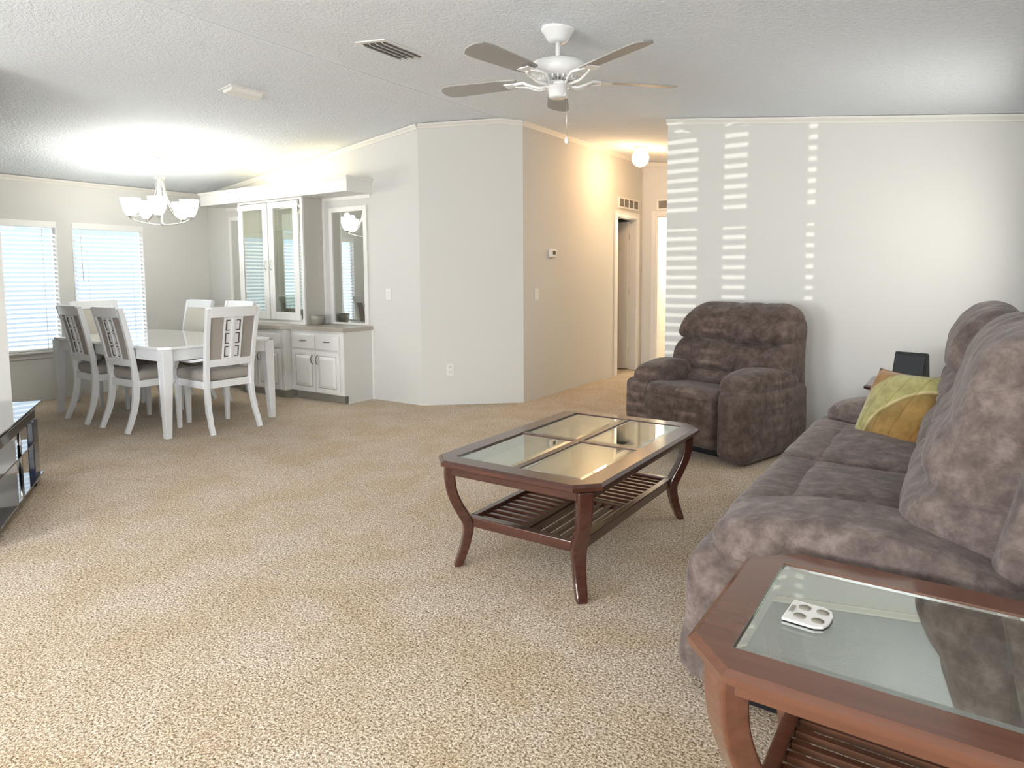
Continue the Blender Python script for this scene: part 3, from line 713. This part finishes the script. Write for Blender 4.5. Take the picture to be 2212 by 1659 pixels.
def make_chair(arms, label, name):
    t = root(name, (0, 0, 0), 0, label, 'chair', 'white dining chairs around the table')
    for sx in (-1, 1):
        curve_post(sx, MB()).build('rear_leg', M_white, t, .005)
        secs = []
        for z, wd, dy_ in ((0, .030, .012), (.20, .038, .004), (.38, .046, 0), (.425, .046, 0)):
            cx_, cy_ = sx*(.222-.002), .235+dy_*0; h = wd/2
            secs.append([(cx_-h, cy_-h, z), (cx_+h, cy_-h, z), (cx_+h, cy_+h, z), (cx_-h, cy_+h, z)])
        MB().sweep(secs).build('front_leg', M_white, t, .004)
    MB().box(-.185, .185, -.215, -.190, .375, .435).box(-.20, .20, .228, .250, .375, .435).box(-.222, -.197, -.185, .225, .375, .435).box(.197, .222, -.185, .225, .375, .435).build('seat_rail', M_white, t, .004)
    soft_box((0, .032, .475), (.448, .455, .085), .032, (0, 0, .018), 10, amp=.002).build('seat_cushion', M_taupe, t)
    slab(MB(), -.205, .205, .965, 1.052, .022, .034, .012).build('top_rail', M_white, t, .006)
    slab(MB(), -.190, .190, .555, .615, .018, .030, .010).build('lower_rail', M_white, t, .005)
    slab(MB(), -.190, .190, .613, .967, .006, .022, .010).build('back_panel', M_taupe, t)
    slab(MB(), -.186, .186, .625, .960, -.016, .016, .010).build('back_cushion', M_cream, t)
    # fretwork on the rear: white bars with dark bracket outlines
    fr = MB()
    slab(fr, -.082, -.068, .613, .967, .016, .012, .010, 1)
    slab(fr, .068, .082, .613, .967, .016, .012, .010, 1)
    slab(fr, -.010, .010, .613, .967, .016, .012, .010, 1)
    f_ = fr.build('fretwork', M_white, t)
    slab(MB(), -.082, .082, .614, .966, .0085, .003, .010, 2).build('fret_backing', M_white, t)
    for k in range(3):
        z0 = .632+k*.110; z1 = z0+.090
        for s in (-1, 1):
            b_ = MB(); a0, a1 = .056, .064
            xs = sorted((s*a0, s*a1)); slab(b_, xs[0], xs[1], z0, z1, .013, .006, .010, 1)
            xs = sorted((s*.030, s*a1)); slab(b_, xs[0], xs[1], z0, z0+.008, .013, .006, .010, 1, 1); slab(b_, xs[0], xs[1], z1-.008, z1, .013, .006, .010, 1, 1)
            b_.build('dark_bracket', M_bracket, f_)
            # white rung between brackets
    for k in range(4):
        z0 = .617+k*.110 if k else .613; z1 = z0+(.012)
        slab(MB(), -.068, .068, z0, z1, .016, .012, .010, 2, 1).build('rung', M_white, f_)
    if arms:
        for sx in (-1, 1):
            path = catmull([(.225, .40), (.262, .455), (.255, .52), (.215, .575), (.235, .605)], 3, False)
            a = MB(); secs = []
            for i, p in enumerate(path):
                tg = (path[min(i+1, len(path)-1)]-path[max(i-1, 0)]).normalized(); n2 = Vector((tg.y, -tg.x))*.019; w_ = .017
                x = sx*.238
                secs.append([(x-w_, p.x-n2.x, p.y-n2.y), (x+w_, p.x-n2.x, p.y-n2.y), (x+w_, p.x+n2.x, p.y+n2.y), (x-w_, p.x+n2.x, p.y+n2.y)])
            a.sweep(secs); ao = a.build('arm_support', M_white, t, .003)
            path = catmull([(.275, .612), (.15, .606), (.0, .598), (-.12, .606), (-.222, .625)], 3, False); secs = []
            for i, p in enumerate(path):
                w_ = .021 if i < 9 else .016; x = sx*(.238 if i < 8 else .238-.010*(i-7)/5)
                secs.append([(x-w_, p.x, p.y-.012), (x+w_, p.x, p.y-.012), (x+w_, p.x, p.y+.012), (x-w_, p.x, p.y+.012)])
            MB().sweep(secs).build('arm', M_white, t, .004)
    return t
c0 = make_chair(False, 'armless white dining chair, left of the two on the near side of the table', 'dining_chair')
c0.location = (-6.570, 3.045, 0); c0.rotation_euler = (0, 0, R(-3))
for x, y, rz, lab in ((-5.915, 3.05, R(0), 'armless white dining chair, right of the two on the near side of the table'),
                      (-6.800, 3.80, R(180), 'armless white dining chair, left of the two on the far side of the table'),
                      (-6.085, 3.80, R(180), 'armless white dining chair at the far side of the table, before the display cabinet')):
    c_ = copy_tree(c0); c_.location = (x, y, 0); c_.rotation_euler = (0, 0, rz); c_['label'] = lab
a0 = make_chair(True, 'white dining armchair at the near end of the table, fretwork back towards the living room', 'dining_armchair')
a0.location = (-5.325, 3.335, 0); a0.rotation_euler = (0, 0, R(87))
a1 = copy_tree(a0); a1.location = (-7.37, 3.43, 0); a1.rotation_euler = (0, 0, R(-90)); a1['label'] = 'white dining armchair at the far end of the table, against the windows'

# ------------------------------------------------------------------ glass topped wooden tables
def wood_table(name, loc, W_, D_, H_, label, cat, panes, group=None, rz=0, frame=.095, ch=.085, sh=.20, dark=None, quad=True):
    mw = dark or M_wood
    t = root(name, loc, rz, label, cat, group)
    hx, hy = W_/2, D_/2
    def octo(e, c): 
        x, y = hx-e, hy-e
        return [(-x+c, -y), (x-c, -y), (x, -y+c), (x, y-c), (x-c, y), (-x+c, y), (-x, y-c), (-x, -y+c)]
    # top ring with profiled edge
    ix, iy = hx-frame, hy-frame
    inner = [(-ix, -iy), (ix, -iy), (ix, iy), (-ix, iy)]
    def ringtop():
        mb = MB(); o_top = octo(.016, ch-.006); o_mid = octo(.002, ch); o_bot = octo(.020, ch-.008); ins = [(-ix, -iy), (0, -iy), (ix, -iy), (ix, 0), (ix, iy), (0, iy), (-ix, iy), (-ix, 0)]
        ins8 = [(-ix, -iy), (ix, -iy), (ix, -iy), (ix, iy), (ix, iy), (-ix, iy), (-ix, iy), (-ix, -iy)]
        vs = [(x, y, H_) for x, y in o_top]+[(x, y, H_-.010) for x, y in o_mid]+[(x, y, H_-.024) for x, y in o_mid]+[(x, y, H_-.034) for x, y in o_bot]
        vs += [(x, y, H_) for x, y in inner]+[(x, y, H_-.034) for x, y in inner]
        fs = []
        for r_ in range(3):
            for k in range(8): fs.append((r_*8+k, r_*8+(k+1) % 8, (r_+1)*8+(k+1) % 8, (r_+1)*8+k))
        T, B, I, J = 0, 24, 32, 36
        cmap = [0, 1, 1, 2, 2, 3, 3, 0]
        for base, ib in ((T, I), (B, J)):
            for k in range(8):
                a, b_ = k, (k+1) % 8; ia, ib_ = cmap[a], cmap[b_]
                fs.append((base+a, base+b_, ib+ib_, ib+ia) if ia != ib_ else (base+a, base+b_, ib+ia))
        for k in range(4): fs.append((I+k, I+(k+1) % 4, J+(k+1) % 4, J+k))
        return mb.add(vs, fs)
    fr = ringtop().build('top_frame', mw, t)
    bv = MB().box(-ix, ix, -iy, -iy+.010, H_-.030, H_-.012).box(-ix, ix, iy-.010, iy, H_-.030, H_-.012).box(-ix, -ix+.010, -iy+.01, iy-.01, H_-.030, H_-.012).box(ix-.010, ix, -iy+.01, iy-.01, H_-.030, H_-.012).build('glass_ledge', mw, fr)
    nx, ny = panes; mu = .034
    if nx > 1: MB().box(-mu/2, mu/2, -iy, iy, H_-.024, H_-.002).build('mullion', mw, fr, .003)
    if ny > 1:
        for s in (-1, 1): MB().box(min(s*ix, s*mu/2), max(s*ix, s*mu/2), -mu/2, mu/2, H_-.024, H_-.002).build('mullion', mw, fr, .003)
    for i in range(nx):
        for j in range(ny):
            x0 = -ix+i*(2*ix)/nx+(mu/2 if i else 0); x1 = -ix+(i+1)*(2*ix)/nx-(mu/2 if i < nx-1 else 0)
            y0 = -iy+j*(2*iy)/ny+(mu/2 if j else 0); y1 = -iy+(j+1)*(2*iy)/ny-(mu/2 if j < ny-1 else 0)
            e_ = .0005; bvl = .022; z = H_-.003
            g = MB(); v = [(x0+e_, y0+e_, z-.003), (x1-e_, y0+e_, z-.003), (x1-e_, y1-e_, z-.003), (x0+e_, y1-e_, z-.003),
                           (x0+bvl, y0+bvl, z), (x1-bvl, y0+bvl, z), (x1-bvl, y1-bvl, z), (x0+bvl, y1-bvl, z),
                           (x0+e_, y0+e_, z-.006), (x1-e_, y0+e_, z-.006), (x1-e_, y1-e_, z-.006), (x0+e_, y1-e_, z-.006)]
            g.add(v, [(4,5,6,7),(0,1,5,4),(1,2,6,5),(2,3,7,6),(3,0,4,7),(8,11,10,9),(0,8,9,1),(1,9,10,2),(2,10,11,3),(3,11,8,0)])
            g.build('glass_pane', M_tglass, t)
    # apron
    a = .055
    MB().box(-hx+a+.03, hx-a-.03, -hy+a, -hy+a+.02, H_-.075, H_-.034).box(-hx+a+.03, hx-a-.03, hy-a-.02, hy-a, H_-.075, H_-.034).box(-hx+a, -hx+a+.02, -hy+a+.03, hy-a-.03, H_-.075, H_-.034).box(hx-a-.02, hx-a, -hy+a+.03, hy-a-.03, H_-.075, H_-.034).build('apron', mw, t, .003)
    # legs: S-curved on the diagonal
    k_ = H_/.5
    path = [(.004, H_-.034), (.006, .41*k_), (-.004, .345*k_), (-.028, .285*k_), (-.056, .235*k_), (-.074, sh-.012), (-.070, .14), (-.052, .07), (-.024, .0)]
    wd = [.042, .040, .038, .037, .039, .039, .035, .032, .029]
    wd = [q_*(1.25 if H_ > .52 else 1.0) for q_ in wd]
    P = catmull(path, 3, False)
    for sx in (-1, 1):
        for sy in (-1, 1):
            d = Vector((sx, sy)).normalized(); s_ = Vector((-d.y, d.x)); ins_ = .092 if H_ > .52 else .078; cx_, cy_ = sx*(hx-ins_), sy*(hy-ins_); secs = []
            for i, p in enumerate(P):
                w_ = wd[min(i//3, 8)]*(1-(i % 3)/3)+wd[min(i//3+1, 8)]*(i % 3)/3
                tg = (P[min(i+1, len(P)-1)]-P[max(i-1, 0)]).normalized()
                n2 = Vector((abs(tg.y), tg.x*(1 if tg.y < 0 else -1)))
                cc = Vector((cx_+d.x*p.x, cy_+d.y*p.x)); q = []
                for u, v in ((-1, -1), (-1, 1), (1, 1), (1, -1)):
                    o_ = cc+d*(u*w_*.62*n2.x)+s_*(v*w_*.80); q.append((o_.x, o_.y, max(0, p.y+u*w_*.62*n2.y*(0 if i in (0, len(P)-1) else 1))))
                secs.append(q)
            MB().sweep(secs, False).build('leg', mw, t, .011, 4)
    # lower slatted shelf
    sx_, sy_ = hx-.125, hy-.125; z0, z1 = sh-.022, sh+.022
    fr2 = MB().box(-sx_, sx_, -sy_, -sy_+.035, z0, z1).box(-sx_, sx_, sy_-.035, sy_, z0, z1).box(-sx_, -sx_+.035, -sy_+.035, sy_-.035, z0, z1).box(sx_-.035, sx_, -sy_+.035, sy_-.035, z0, z1).build('shelf_frame', mw, t, .004)
    jx, jy = sx_-.035, sy_-.035
    def cell(x0, x1, y0, y1, along):
        if along == 'x':
            n = max(3, round((y1-y0)/.052)); st = (y1-y0)/n
            for i in range(n): MB().box(x0, x1, y0+st*(i+.5)-.011, y0+st*(i+.5)+.011, sh-.008, sh+.010).build('slat', mw, fr2, .002, 1)
        else:
            n = max(3, round((x1-x0)/.052)); st = (x1-x0)/n
            for i in range(n): MB().box(x0+st*(i+.5)-.011, x0+st*(i+.5)+.011, y0, y1, sh-.008, sh+.010).build('slat', mw, fr2, .002, 1)
    if quad:
        MB().box(-.014, .014, -jy, jy, sh-.012, sh+.013).build('shelf_divider', mw, fr2)
        for s in (-1, 1): MB().box(min(s*.014, s*jx), max(s*.014, s*jx), -.014, .014, sh-.012, sh+.013).build('shelf_divider', mw, fr2)
        cell(-jx, -.014, -jy, -.014, 'x'); cell(.014, jx, -jy, -.014, 'y'); cell(-jx, -.014, .014, jy, 'y'); cell(.014, jx, .014, jy, 'x')
    else:
        cell(-jx, jx, -jy, jy, 'x')
    return t
wood_table('coffee_table', (-1.520, 2.830, 0), .82, 1.30, .50, 'cherry coffee table with four glass panes and curved legs in the middle of the room', 'table', (2, 2), dark=M_wooddark, sh=.205)
wood_table('end_table', (-.060, 1.545, 0), .78, .66, .555, 'cherry end table with one glass pane in the near right corner, beside the sofa', 'table', (1, 1), sh=.20, quad=False, ch=.10)
wood_table('end_table', (-.20, 5.215, 0), .66, .66, .555, 'cherry end table against the wall beyond the sofa, holding a black speaker', 'table', (1, 1), sh=.20, quad=False, ch=.10, dark=M_wooddark)

# black speaker on the far end table
t = root('tabletop_speaker', (-.27, 5.03, .555), R(-16), 'small black wedge shaped speaker leaning back on the far end table', 'speaker')
MB().prism([(-.055, 0), (.055, 0), (.075, .022), (.045, .222), (.020, .228)], -.098, .098, 'x').build('body', M_black, t, .010, 3)
gb = MB().box(-.088, .088, -.0035, 0, 0, .195); gb.xf(Matrix.Translation((0, -.054, .018)) @ Matrix.Rotation(R(-17.5), 4, 'X')); gb.build('front_grille', mat('speaker_cloth', (.02, .022, .026), .6), t, .002)
bd = MB().box(-.014, .014, -.001, .001, -.004, .004); bd.xf(Matrix.Translation((-.058, -.054+.185*math.sin(R(17.5))-.0045, .018+.178*math.cos(R(17.5)))) @ Matrix.Rotation(R(-17.5), 4, 'X')); bd.build('silver_badge', M_plastic, t)

# small socket plate on the near end table glass
t = root('socket_plate', (-.252, 1.525, .5535), R(-4), 'small white plate with four round sockets lying on the near end table glass', 'socket plate')
MB().prism([(-.042, -.050), (.024, -.050), (.040, -.040), (.047, -.018), (.047, .018), (.040, .040), (.024, .050), (-.042, .050)], 0, .006).build('cover', M_plastic, t, .002)
for x in (-.012, .025):
    for y in (-.022, .022):
        MB().lathe([(.013, .0055), (.013, .0070), (.001, .0070)], (x, y), 16).build('socket', M_bowl, t)
MB().box(-.037, -.029, -.015, .015, .0055, .009).build('rocker_switch', M_bowl, t)

# ------------------------------------------------------------------ recliner
t = root('recliner', (-1.515, 5.045, 0), R(-17.6), 'dark brown suede recliner angled in the corner by the hall opening', 'recliner')
soft_box((0, .02, .20), (.60, .76, .30), .05, (0, 0, 0), 10, amp=.003).build('base', M_suede2, t)
# arms: outer bodies and pillow tops
for sx in (-1, 1):
    bdy = soft_box((sx*.412, -.055, .265), (.240, .82, .48), .055, (.012, .02, .01), 14, amp=.005, seed=3+sx).build('arm_body', M_suede2, t)
    pr_ = [(-.405, .465), (-.425, .52), (-.39, .575), (-.28, .615), (-.10, .635), (.12, .615), (.28, .56), (.30, .48), (.10, .455), (-.20, .45)]
    soft_loft(pr_, sx*.385-.125, sx*.385+.125, .080, 5, .006, 5+sx, 'x', .0, ns=10).build('arm_pillow', M_suede2, t)
# seat with waterfall front and footrest
soft_loft([(-.47, .40), (-.50, .44), (-.475, .485), (-.40, .50), (-.20, .485), (.05, .46), (.14, .42), (.10, .34), (-.20, .33), (-.42, .34)], -.300, .300, .05, 5, .006, 9, 'x', .01, ns=16).build('seat_cushion', M_suede2, t)
soft_loft([(-.49, .12), (-.515, .22), (-.51, .34), (-.495, .42), (-.44, .45), (-.38, .42), (-.37, .25), (-.38, .12), (-.43, .08)], -.300, .300, .05, 5, .006, 12, 'x', .01, ns=16).build('footrest_panel', M_suede2, t)
# back: three horizontal bolsters
def lean(z): return .10+(z-.45)*.42
def bolster(z0, z1, dep, w_, seed, cr_=()):
    zm = (z0+z1)/2
    pr_ = [(lean(z0)-.02, z0), (lean(z0)-dep*.75, z0+.02), (lean(zm)-dep, zm), (lean(z1)-dep*.72, z1-.03), (lean(z1)-.01, z1), (lean(z1)+.10, z1-.02), (lean(zm)+.12, zm), (lean(z0)+.10, z0+.02)]
    return soft_loft(pr_, -w_/2, w_/2, .045, 5, .008, seed, 'x', .0, ns=60, creases=cr_)
bk = bolster(.42, .60, .15, .64, 21).build('lumbar_cushion', M_suede2, t)
bolster(.565, .815, .165, .925, 22, ((-.17, .022, .014), (.10, .007, .03), (.25, .006, .02))).build('middle_cushion', M_suede2, t)
pr_ = [(lean(.78)-.03, .77), (lean(.80)-.15, .80), (lean(.88)-.185, .88), (lean(.98)-.165, .98), (lean(1.05)-.10, 1.045), (lean(1.07)-.01, 1.075), (lean(1.05)+.07, 1.05), (lean(.95)+.10, .95), (lean(.82)+.10, .80)]
def taper(q, dr):
    k = max(0, (q.z-.85)/.22); q.y *= 1-.10*k*k; return q
def taper_end(q, dr):
    e = max(0, abs(q.y)-.30)/.17; q.z -= .075*e*e*max(0, (q.z-.80)/.27); return q
soft_loft(pr_, -.4625, .4625, .05, 6, .009, 23, 'x', .0, ns=40, creases=((-.05, .006, .03), (.17, .007, .02)), fn=taper_end).build('head_cushion', M_suede2, t)
soft_loft([(.12, .30), (.10, .50), (.24, .80), (.32, 1.02), (.37, 1.04), (.42, .98), (.40, .70), (.40, .30), (.30, .14), (.18, .14)], -.475, .475, .05, 4, .004, 24, 'x', ns=14, fn=taper_end).build('back_shell', M_suede2, t)
MB().box(-.36, .36, -.30, .28, .0, .06).build('plinth', M_black, t)

# ------------------------------------------------------------------ sofa
t = root('reclining_sofa', (0, 0, 0), 0, 'grey brown suede two seat reclining sofa along the right side of the room', 'sofa')
Y0, Y1 = 1.935, 4.285
soft_box((-.18, (Y0+Y1)/2, .20), (.74, Y1-Y0-.30, .30), .04, (0, 0, 0), 16, amp=.003).build('base', M_suede, t)
MB().box(-.50, .22, Y0+.06, Y1-.06, 0, .06).build('plinth', M_black, t)
for y0, y1, sd in ((Y0, Y0+.27, 31), (Y1-.27, Y1, 32)):
    pr_ = [(-.665, .05), (-.685, .25), (-.675, .42), (-.62, .475), (-.50, .49), (.20, .47), (.29, .40), (.29, .05), (-.2, .03)]
    soft_loft(pr_, y0+.012, y1-.012, .05, 5, .005, sd, 'y', ns=10).build('arm_body', M_suede, t)
    pr_ = [(-.585, .465), (-.605, .515), (-.575, .560), (-.49, .592), (-.30, .618), (-.10, .612), (.10, .555), (.22, .49), (.20, .44), (-.10, .445), (-.45, .455), (-.54, .455)]
    soft_loft(pr_, y0-.012, y1+.03 if y0 < 3 else y1+.0, .075, 5, .007, sd+2, 'y', ns=12).build('arm_pillow', M_suede, t)
ys = (Y0+.28, 3.105, Y1-.28)
for k in range(2):
    a, b_ = ys[k]+.004, ys[k+1]-.004; sd = 40+k*7
    bulge = .012
    s1 = soft_box((-.270, (a+b_)/2, .395), (.52, b_-a, .20), .05, (.01, .012, .030), 16, amp=.006, seed=sd); s1.build('seat_cushion', M_suede, t)
    pr_ = [(-.66, .40), (-.675, .44), (-.64, .49), (-.57, .505), (-.47, .490), (-.43, .44), (-.44, .34), (-.50, .30), (-.62, .32)]
    soft_loft(pr_, a, b_, .06, 5, .006, sd+1, 'y', .02, ns=18).build('front_roll', M_suede, t)
    soft_loft([(-.65, .10), (-.672, .20), (-.675, .32), (-.655, .42), (-.60, .43), (-.56, .30), (-.57, .12), (-.60, .07)], a, b_, .05, 4, .004, sd+2, 'y', ns=14).build('footrest_panel', M_suede, t)
# backs
for k, (a, b_) in enumerate(((2.075, 3.085), (3.10, 4.13))):
    sd = 60+k*9
    back = [(-.06, .43), (-.112, .49), (-.138, .57), (-.125, .64), (-.090, .69), (-.072, .72), (-.078, .76), (-.064, .83), (-.046, .885), (-.046, .94), (-.036, 1.02), (.004, 1.10),
            (.075, 1.150), (.15, 1.155), (.215, 1.10), (.25, 1.0), (.24, .85), (.20, .65), (.15, .48), (.03, .41)]
    def pinch(q, dr, a=a, b_=b_):
        e = max(0, abs(q.y-(a+b_)/2)-(b_-a)/2+.20)/.20
        if q.z > .75: q.z -= .06*e*e*(q.z-.75)/.40
        q.x += .040*e*e*max(0, -dr.x)
        return q
    cr = [(a+(b_-a)*.42, .006, .03), (a+(b_-a)*.63, .005, .025)]
    def crinkle(q, dr, a=a, b_=b_, sd=sd, k=k):
        q = pinch(q, dr, a, b_)
        if 1:
            kx = max(0, -dr.x)
            t_ = max(0, min(1, (q.z-.78)/.24)); t_ = t_*t_*(3-2*t_)
            if k == 0: q.x += .055*t_
            else: q.x -= kx*.022*math.exp(-((q.z-.99)/.07)**2)
            q.x += kx*(.010+.034*k)*math.exp(-((q.z-.885)/.028)**2)
            q.x += kx*.022*math.exp(-((q.z-.715-.02*math.sin(q.y*9+sd))/.020)**2)*(.6+.4*math.sin(q.y*7+sd))
            q.x += kx*.014*math.exp(-((q.z-.80-.03*math.sin(q.y*5+sd*2))/.014)**2)*max(0, math.sin(q.y*6+sd*3))
        return q
    soft_loft(back, a, b_, .10, 6, .012, sd, 'y', .015, ns=48, creases=cr, fn=crinkle).build('back_cushion', M_suede, t)
soft_loft([(.06, .10), (.06, .40), (.12, .70), (.18, .98), (.22, 1.03), (.285, .98), (.30, .70), (.30, .10), (.20, .06)], Y0+.06, Y1-.06, .06, 4, .004, 80, 'y', ns=24).build('back_shell', M_suede, t)

# throw pillow
def pillow_mat():
    m = mat('leaf_print_pillow', (.4, .3, .1), .85, spec=.15, sheen=.3); nt, N, L, b = nodes(m)
    tc = N.new('ShaderNodeTexCoord'); sp = N.new('ShaderNodeSeparateXYZ'); L.new(tc.outputs['Object'], sp.inputs[0])
    # band coordinate: curved stripe across the pillow
    def math_(op, a, b_=None, c_=None):
        n = N.new('ShaderNodeMath'); n.operation = op
        for i, v in enumerate((a, b_, c_)):
            if v is None: continue
            if isinstance(v, (int, float)): n.inputs[i].default_value = v
            else: L.new(v, n.inputs[i])
        return n.outputs[0]
    x, z = sp.outputs[0], sp.outputs[2]
    d = math_('MULTIPLY', math_('SUBTRACT', z, x), 2.33)
    e = math_('MULTIPLY', math_('ADD', z, x), 2.33)
    q = math_('ADD', d, math_('MULTIPLY', math_('MULTIPLY', e, e), .30))
    q = math_('ADD', math_('MULTIPLY', q, .5), .46)
    base = ramp(nt, q, [(0, (.36, .17, .07)), (.20, (.33, .20, .06)), (.34, (.38, .24, .08)), (.445, (.28, .20, .07)), (.465, (.66, .58, .32)), (.485, (.44, .41, .17)), (.72, (.50, .47, .22)), (.75, (.36, .20, .06)), (1, (.42, .19, .06))])
    n1 = noi(nt, texco(nt), 14, 4, .6, .8)
    c = mixc(nt, base, ramp(nt, n1, [(.35, (.72, .68, .6)), (.6, (1.05, 1.02, 1))]), .9, 'MULTIPLY')
    wv = N.new('ShaderNodeTexWave'); wv.inputs['Scale'].default_value = 3.2; wv.inputs['Distortion'].default_value = 1.5; L.new(texco(nt, rot=(0, R(-15), 0)), wv.inputs['Vector'])
    c = mixc(nt, c, ramp(nt, wv.outputs[0], [(0, (.78, .74, .62)), (.06, (1, 1, 1))]), .8, 'MULTIPLY')
    L.new(c, b.inputs['Base Color']); L.new(bump(nt, noi(nt, texco(nt), 300, 2), .2, .002), b.inputs['Normal']); return m
n_ = 18; vs = []; fs = []; idx = {}
S = .215
for side in (0, 1):
    for i in range(n_+1):
        for j in range(n_+1):
            u, v = -1+2*i/n_, -1+2*j/n_
            edge = i in (0, n_) or j in (0, n_)
            if side and edge: idx[(1, i, j)] = idx[(0, i, j)]; continue
            pinch = 1-.075*(1-v*v)*(abs(u)**2)-.0; pinz = 1-.075*(1-u*u)*(abs(v)**2)
            th = .075*((1-u**2)*(1-v**2))**.42
            p = Vector((u*S*pinch, (th if side else -th), v*S*pinz)); p.y += fold(p, .006, 9, 4)*(0 if edge else 1)
            idx[(side, i, j)] = len(vs); vs.append(p)
for side in (0, 1):
    for i in range(n_):
        for j in range(n_):
            q = [idx[(side, i, j)], idx[(side, i+1, j)], idx[(side, i+1, j+1)], idx[(side, i, j+1)]]
            fs.append(q if side == 0 else q[::-1])
pl = MB().add(vs, fs, True).build('throw_pillow', pillow_mat())
pl.location = (-.245, 3.73, .618)
pl.rotation_euler = (Matrix.Rotation(R(-44), 3, 'Z') @ Matrix.Rotation(R(-25), 3, 'X') @ Matrix.Rotation(R(-2), 3, 'Y')).to_euler()
tag(pl, 'mustard and rust leaf print throw pillow on the far seat of the sofa', 'pillow')

# ------------------------------------------------------------------ tv stand
ang = math.atan2(-.507, .862)
t = root('tv_stand', (-4.909, 1.849, 0), ang, 'black glass and dark wood television stand at the left edge, by the partition', 'tv stand')
# local x runs along the front edge towards the camera, local -y is the depth
for z, nm, x0, e in ((.500, 'top_shelf', 0, 0), (.268, 'middle_shelf', .06, .02), (.052, 'bottom_shelf', .06, .0)):
    MB().box(x0, 1.35-x0, -.46, -e, z, z+.010).build(nm, M_blackglass, t, .002)
MB().box(.05, 1.30, -.075, -.030, .405, .468).build('front_beam', M_beam, t, .006)
MB().box(.05, 1.30, -.43, -.39, .405, .468).build('rear_beam', M_beam, t, .006)
for x in (.05, 1.16):
    MB().box(x, x+.14, -.055, -.020, 0, .405).build('front_post', M_navy, t, .006)
    MB().box(x, x+.05, -.43, -.39, 0, .405).build('rear_post', M_navy, t, .006)
    MB().tube([(x+.17, -.09, .012), (x+.17, -.09, .405)], .012, 12).build('chrome_tube', M_chrome, t)
for x in (.12, .68, 1.24):
    for y in (-.09, -.40): MB().lathe([(.018, .468), (.018, .4995)], (x, y), 14).build('spacer', M_chrome, t)
